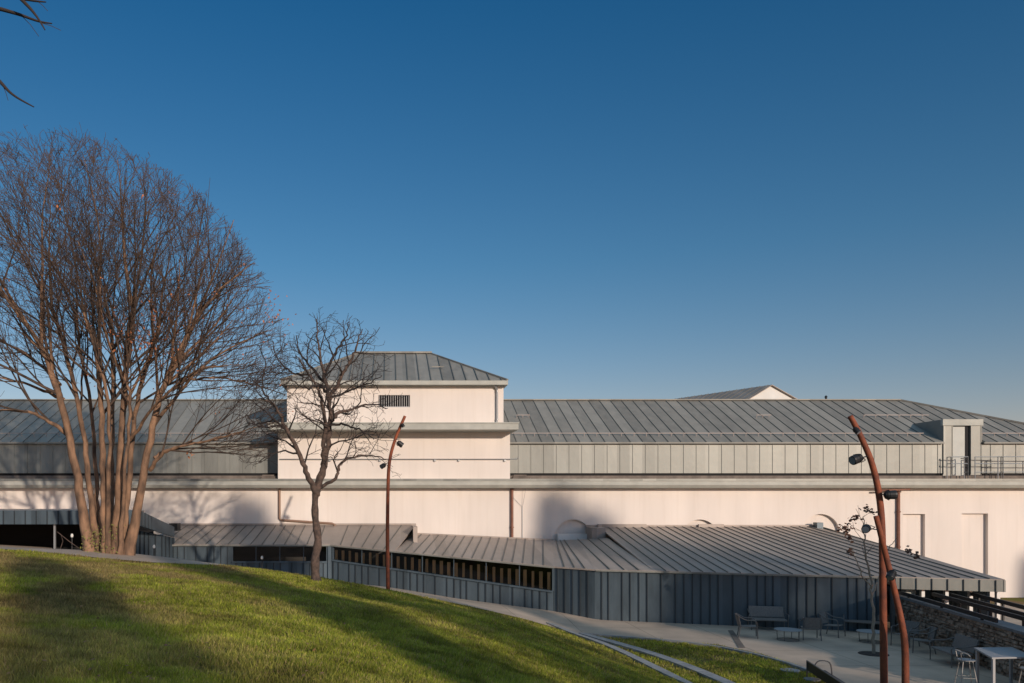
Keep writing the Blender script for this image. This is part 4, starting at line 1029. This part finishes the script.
limbs = [
 ([(317,495,z0),(309,478,z0-.2),(300,455,z0-.4),(287,430,z0-.5),(281,415,z0-.6),(270,402,z0-.8),(255,398,z0-1.)], .10),
 ([(317,492,z0),(323,470,z0),(328,440,z0+.1),(330,415,z0),(328,390,z0-.1),(322,365,z0),(318,340,z0+.1),(317,318,z0)], .12),
 ([(323,470,z0),(324,445,z0-.3),(325,420,z0-.5),(320,395,z0-.8),(310,375,z0-1.0),(295,355,z0-1.2)], .09),
 ([(320,488,z0),(336,478,z0-.2),(340,465,z0-.2),(352,457,z0-.3),(370,455,z0-.3),(386,459,z0-.4)], .06),
 ([(330,420,z0),(340,412,z0+.2),(352,410,z0+.4),(368,404,z0+.6),(388,408,z0+.8)], .07),
 ([(329,400,z0),(340,378,z0-.2),(350,362,z0-.3),(357,345,z0-.4),(362,330,z0-.4)], .07),
 ([(325,375,z0),(335,352,z0+.3),(345,338,z0+.5),(349,322,z0+.6)], .055),
 ([(327,385,z0),(312,368,z0+.5),(300,352,z0+.8),(296,335,z0+1)], .055),
 ([(300,455,z0-.4),(285,452,z0-.2),(268,455,z0),(258,462,z0)], .035), ([(287,430,z0-.5),(272,420,z0-.2),(258,425,z0+.1),(245,415,z0+.2)], .035), ([(270,402,z0-.8),(262,385,z0-.6),(266,362,z0-.4),(258,345,z0-.3)], .035), ([(310,375,z0-1),(292,372,z0-.8),(278,360,z0-.6),(272,340,z0-.4)], .035),
 ([(330,425,z0),(345,425,z0-.6),(362,432,z0-1),(374,440,z0-1.2)], .045),
 ([(328,400,z0),(345,392,z0+.8),(365,385,z0+1.3),(382,375,z0+1.6)], .05),
 ([(326,392,z0),(318,385,z0-.9),(306,388,z0-1.6),(290,380,z0-2.1)], .05)]
for pix, r in limbs: add_limb(tg2, pix, r, .013, PM, 0, .22, 1.0)
finish(tg2, Mt, M_bark2, M_twig2, M_twig2)

# young tree on the patio
D4 = 25.8
bp3 = P(873.5, 655, D4); bp3.z = .03
Yt = thing('young_tree', 'thin young tree with a few withered leaf clusters in a planting pit on the patio', 'tree', bp3)
tg3 = TG(31, env=None)
PY = dict(up=[.02, .05, .04], jit=[.03, .08, .1], seg=[.4, .2, .15], tap=[.3, .3, .4], den=[1.6, 2.0], t0=[.3, .3], ang=[42, 40], len=[3, .8, .35], rad=[.04, .012, .007], rmin=.006, zmin=0)
add_limb(tg3, [(873.5,656,D4),(873,620,D4),(872,590,D4),(867,560,D4),(864,535,D4),(864,515,D4)], .055, .012, PY, 0, .55)
add_limb(tg3, [(872,595,D4),(880,575,D4+.2),(886,555,D4+.3),(895,540,D4+.4)], .025, .01, PY, 1, .3)
add_limb(tg3, [(872,588,D4),(860,570,D4-.3),(852,548,D4-.4)], .025, .01, PY, 1, .3)
tg3.small.v and None
tg3.mid.v.extend([]); m_ = MB()
tr = MB(); tr.v, tr.f, tr.m = tg3.mid.v, tg3.mid.f, tg3.mid.m
if tg3.big.f:
    b_ = len(tr.v); tr.v += tg3.big.v; tr.f += [tuple(i + b_ for i in f) for f in tg3.big.f]; tr.m += tg3.big.m
tr.build('trunk', mat('young_bark', (.28, .23, .18), .9, 0, .2, 5), Yt, smooth=True); tg3.small.build('crown', M_twig, Yt)
mb = MB()
for (px, py) in [(848,528),(856,518),(853,520),(842,527),(845,531),(866,508),(872,512),(850,538),(909,551),(916,556),(851,552)]:
    cc_ = P(px, py, D4 - .3)
    for k in range(14):
        c = cc_ + Vector((r_.gauss(0, .07), r_.gauss(0, .07), r_.gauss(0, .06))); u = Vector((r_.gauss(0,1), r_.gauss(0,1), r_.gauss(0,.5))).normalized(); v = u.orthogonal().normalized(); s = r_.uniform(.04, .08)
        mb.add([c - u*s, c + v*s*.8, c + u*s, c - v*s*.8], [(0,1,2,3)])
mb.build('withered_leaves', mat('withered', (.12, .06, .04), .9, 0, .3, 4), Yt)
mb = MB(); mb.tube([(bp3.x, bp3.y, .02), (bp3.x, bp3.y, .05)], [.45, .43], 20); o = mb.build('planting_pit', mat('pit_soil', (.05, .035, .028), .95, 0, .5, 12, bump=1)); tag(o, 'round pit of dark soil around the young tree trunk', 'planting pit')

# tree left of the viewer whose twigs hang into the top left corner
bp4 = Vector((-8.2, 8.5, 0)); bp4.z = H(bp4.x, bp4.y)
Ot = thing('overhanging_tree', 'bare tree outside the frame whose dark twigs hang into the top left corner', 'tree', bp4)
tg4 = TG(41)
PO = dict(up=[.0, .0, .0], jit=[.05, .10, .1], seg=[.4, .2, .12], tap=[.3, .3, .4], den=[1.2, 2.6], t0=[.2, .2], ang=[38, 34], len=[3, .7, .28], rad=[.05, .008, .004], rmin=.003, zmin=-.9)
O4 = bp4
tg4.emit(smooth_path([O4 - Vector((0,0,.2)), O4 + Vector((.1,.1,3)), O4 + Vector((.3,.2,6)), O4 + Vector((.2,.2,9)), O4 + Vector((.6,.3,12))], 5), [.24 - .011 * i for i in range(21)])
def limb4(a, pix, r):
    pp = smooth_path([a] + [P(*q) for q in pix], 5); n = len(pp); rad = [r + (.006 - r) * (i/(n-1)) ** .6 for i in range(n)]; dirs = [(pp[min(i+1, n-1)] - pp[max(i-1, 0)]).normalized() for i in range(n)]
    tg4.emit(pp, rad); return pp, dirs, rad
D8 = 8.2
for a, pix in [(O4 + Vector((.3,.2,6.2)), [(-90,-10,D8),(-20,4,D8),(15,13,D8),(38,21,D8),(52,23.5,D8)]), (O4 + Vector((.3,.2,7)), [(-60,-60,D8-.2),(0,-20,D8-.2),(25,3,D8-.2),(37,17,D8-.2),(45,30,D8-.2)]),
               (O4 + Vector((.3,.2,5.4)), [(-60,30,D8+.2),(-8,74,D8+.2),(12,94,D8+.2),(34,107,D8+.2)]), (O4 + Vector((.3,.2,7)), [(-40,-30,D8),(10,-6,D8),(30,0,D8),(46,2,D8)])]:
    pp, dirs, rad = limb4(a, pix, .05); k = len(pp) * 2 // 3; tg4.kids(pp[k-4:], dirs[k-4:], rad[k-4:], 1, PO, a0=.1, dens=1.0)
for k in range(9):
    a = O4 + Vector((.3, .2, 5 + k * .7)); an = 2.0 + k * .55; tg4.grow(a, Vector((-abs(math.cos(an)), math.sin(an) * .8, .5)), 3.2 - k * .15, .06, 0, PO)
finish(tg4, Ot, M_bark2, M_twig2, M_twig2)

# ------------------------------------------------------------ evergreens behind the viewer (they cast the shade that lies over lawn and patio)
def evergreen_mesh(seed, hgt, rad_, nclump, per, h0=.12, cone=.7):
    r_ = random.Random(seed); mb = MB()
    for k in range(nclump):
        h = h0 + (1 - h0) * r_.random() ** 1.15
        rr_ = rad_ * (1 - max(0, h - .35) / .68) ** cone * math.sqrt(r_.random()); a = r_.uniform(0, 6.283)
        c = Vector((math.cos(a)*rr_, math.sin(a)*rr_, h * hgt)); s = r_.uniform(.3, .75)
        for j in range(per):
            p = c + Vector((r_.gauss(0, s*.5), r_.gauss(0, s*.5), r_.gauss(0, s*.35))); u = Vector((r_.gauss(0,1), r_.gauss(0,1), r_.gauss(0,1))).normalized(); v = u.orthogonal().normalized(); q = r_.uniform(.10, .22)
            mb.add([p - u*q, p + v*q*.7, p + u*q, p - v*q*.7], [(0,1,2,3)])
    return mb
def proto_tree(name, label, cat, grp, seed, n, per, h0, cone):
    t = thing(name, label, cat, (0,0,0), 0, grp)
    local(evergreen_mesh(seed, 14, 4.2, n, per, h0, cone), 'crown', M_leaf, t)
    mb = MB(); mb.tube([(0,0,-.2),(0,0,4),(0,0,12)], [.4,.3,.05], 8); local(mb, 'trunk', M_bark2, t); return t
SX, SZ = -SD.x / SD.y, -SD.z / SD.y       # per metre of y
used = {}
def shade_tree(kind, xt, yt, back, top_z, wide=1.0):
    """a tree standing at y = -back whose top shades up to height top_z at plan point (xt, yt)"""
    dy = yt + back; x = xt + SX * dy; y = -back; zt__ = top_z + SZ * dy; zb__ = H(x, y)
    if kind not in used:
        used[kind] = proto_tree('evergreen_tree', 'dense evergreen tree standing behind the viewer', 'tree', 'evergreens behind the viewer', 2, 760, 30, .08, .36) if kind == 'dense' else proto_tree('broad_tree', 'broad tree of middling density standing behind the viewer', 'tree', 'broad trees behind the viewer', 12, 560, 24, .08, .4) if kind == 'medium' else proto_tree('open_tree', 'open-crowned tree standing behind the viewer', 'tree', 'open trees behind the viewer', 6, 330, 16, .15, .5)
        if kind == 'medium': pass
        o = used[kind]
    else: o = dup(used[kind])
    o.location = (x, y, zb__); s = (zt__ - zb__) / 14.3; o.scale = (s * wide, s * wide, s); o.rotation_euler.z = (xt * 1.7) % 6.28
SH = [('medium', -5.8, 38, 30, 5.9, .40), ('dense', -12.6, 38, 22, 2.5, .3), ('medium', 12.6, 33, 33, 7.6, .34), ('open', 14.6, 33, 28, 6.9, .45), ('dense', 13.6, 32, 24, 3.6, .46),
      ('medium', -16.0, 34, 24, .3, .38), ('open', -9.8, 34, 21, .3, .5), ('medium', -22, 34, 24, .3, .5), ('open', -6.4, 34, 26, .3, .4),
      ('open', 1.0, 34, 24, .9, .5), ('open', 5.8, 34, 20, 1.0, .5), ('dense', 23.6, 28, 24, .3, .4), ('dense', 32.6, 41, 18, 2.3, .14)]
for a in SH: shade_tree(*a)

# ------------------------------------------------------------ grass blades
def inside(poly, x, y):
    c = np.zeros(len(x), bool); n = len(poly); j = n - 1
    for i in range(n):
        xi, yi = poly[i]; xj, yj = poly[j]
        with np.errstate(divide='ignore', invalid='ignore'):
            m = ((yi > y) != (yj > y)) & (x < (xj - xi) * (y - yi) / (yj - yi + 1e-12) + xi)
        c ^= m; j = i
    return c
rs = np.random.RandomState(3)
NB = 1000000
# density falls with distance: y ~ between 3 and 32 
u = rs.rand(NB); yb_ = 4.2 * (33 / 4.2) ** u
xb_ = (rs.rand(NB) * (850 + 40) - 40 - VX) / F * yb_
def vnoise(x, y, s, seed):
    r0 = np.random.RandomState(seed); T = r0.rand(256, 256); x = x / s + 1000; y = y / s + 1000; xi = x.astype(int); yi = y.astype(int); fx = x - xi; fy = y - yi; fx = fx*fx*(3-2*fx); fy = fy*fy*(3-2*fy)
    g_ = lambda a, b: T[a % 256, b % 256]
    return (g_(xi, yi)*(1-fx)+g_(xi+1, yi)*fx)*(1-fy)+(g_(xi, yi+1)*(1-fx)+g_(xi+1, yi+1)*fx)*fy
k1_ = np.array([(6.1,30.6),(6.9,29.2),(7.35,28),(7.7,24.7),(8.0,21.9),(8.1,17)])
k2_ = np.array([(7.1,29.5),(7.9,27.8),(8.4,26.3),(9.0,23.3),(9.2,21.9),(9.3,17)])
def near(line, x, y, w_): xx = np.interp(-y, -line[:, 1], line[:, 0]); return (np.abs(x - xx) < w_) & (y < line[0, 1] + .1) & (y > line[-1, 1])
keep = ~inside(PATH, xb_, yb_) & ~near(k1_, xb_, yb_, .2) & ~near(k2_, xb_, yb_, .2)
bare = vnoise(xb_, yb_, 1.6, 1) * .6 + vnoise(xb_, yb_, .5, 2) * .4 - .17 * np.clip((-xb_ - .5) / 5, 0, 1) 
keep &= rs.rand(NB) < np.clip((bare - .2) * 5.0, .4, 1)
xb_ = xb_[keep]; yb_ = yb_[keep]; nb = len(xb_)
zb2 = np.concatenate([Hn(xb_[i:i+20000], yb_[i:i+20000]) for i in range(0, nb, 20000)]) - .02
tuft = vnoise(xb_, yb_, .35, 5)
hgt = (.02 + .045 * rs.rand(nb) ** 1.5) * (.4 + 1.3 * tuft) + .0004 * yb_
wid = .0045 + .0006 * yb_
ang = rs.rand(nb) * 6.283; lean = (.2 + rs.rand(nb)) * 1.0 * hgt; la = rs.rand(nb) * 6.283
v0 = np.stack([xb_ - np.cos(ang)*wid, yb_ - np.sin(ang)*wid, zb2], -1); v1 = np.stack([xb_ + np.cos(ang)*wid, yb_ + np.sin(ang)*wid, zb2], -1)
v2 = np.stack([xb_ + np.cos(la)*lean, yb_ + np.sin(la)*lean, zb2 + .02 + hgt], -1)
V = np.stack([v0, v1, v2], 1).reshape(-1, 3).astype(np.float32)
me = bpy.data.meshes.new('lawn_grass'); me.vertices.add(nb*3); me.vertices.foreach_set('co', V.ravel())
me.loops.add(nb*3); me.loops.foreach_set('vertex_index', np.arange(nb*3, dtype=np.int32)); me.polygons.add(nb)
me.polygons.foreach_set('loop_start', np.arange(0, nb*3, 3, dtype=np.int32)); me.polygons.foreach_set('loop_total', np.full(nb, 3, dtype=np.int32)); me.update()
c = rs.rand(nb); dry = (rs.rand(nb) < .16)
colr = np.stack([.24 + .22*c, .30 + .15*c, .04 + .03*c], -1); colr[dry] = [.46, .35, .16]
big = vnoise(xb_, yb_, 2.2, 9)[:, None]; colr = colr * (1 - .25*big) + np.array([.34, .34, .06]) * .25 * big
brn = np.clip((.47 - bare[keep] if len(bare) != nb else .47 - bare) / .16, 0, 1)[:, None] * (.25 + .5 * np.clip((-xb_ - 1) / 4, 0, 1))[:, None]; colr = colr * (1 - brn) + np.array([.34, .235, .12]) * brn
tone = (.42 + .55 * vnoise(xb_, yb_, .9, 12) + .7 * vnoise(xb_, yb_, .22, 13))[:, None]; colr *= tone * (.6 + .8 * rs.rand(nb, 1))
ca = me.color_attributes.new('tint', 'FLOAT_COLOR', 'POINT'); cc4 = np.concatenate([np.repeat(colr, 3, 0), np.ones((nb*3, 1))], -1).astype(np.float32); ca.data.foreach_set('color', cc4.ravel())
mg = bpy.data.materials.new('grass_blades'); mg.use_nodes = True; N = mg.node_tree.nodes; L = mg.node_tree.links
at = N.new('ShaderNodeAttribute'); at.attribute_name = 'tint'; b = N['Principled BSDF']; b.inputs['Roughness'].default_value = .75; b.inputs['Specular IOR Level'].default_value = .15
tr_ = N.new('ShaderNodeBsdfTranslucent'); mx = N.new('ShaderNodeMixShader'); mx.inputs[0].default_value = .5
L.new(at.outputs['Color'], b.inputs['Base Color']); L.new(at.outputs['Color'], tr_.inputs[0]); L.new(b.outputs[0], mx.inputs[1]); L.new(tr_.outputs[0], mx.inputs[2]); L.new(mx.outputs[0], N['Material Output'].inputs[0])
me.materials.append(mg); go = bpy.data.objects.new('lawn_grass', me); COL.objects.link(go)
tag(go, 'short green and dry grass covering the sloping lawn', 'grass', kind='stuff')
# fallen leaves
mb = MB(); r_ = random.Random(8)
for k in range(500):
    y = 5 * (26/5) ** r_.random(); x = (r_.uniform(-20, 620) - VX) / F * y; z = H(x, y) + .05
    if inside(PATH, np.array([x]), np.array([y]))[0]: continue
    u = Vector((r_.gauss(0,1), r_.gauss(0,1), r_.gauss(0,.3))).normalized(); v = Vector((-u.y, u.x, r_.gauss(0,.3))).normalized(); s = r_.uniform(.012, .03) ; c = Vector((x, y, z))
    mb.add([c - u*s, c + v*s*.8, c + u*s, c - v*s*.8], [(0,1,2,3)])
o = mb.build('fallen_leaves', mat('fallen', (.24, .13, .07), .8, 0, .5, 3)); tag(o, 'brown fallen leaves scattered over the lawn', 'leaves', kind='stuff')
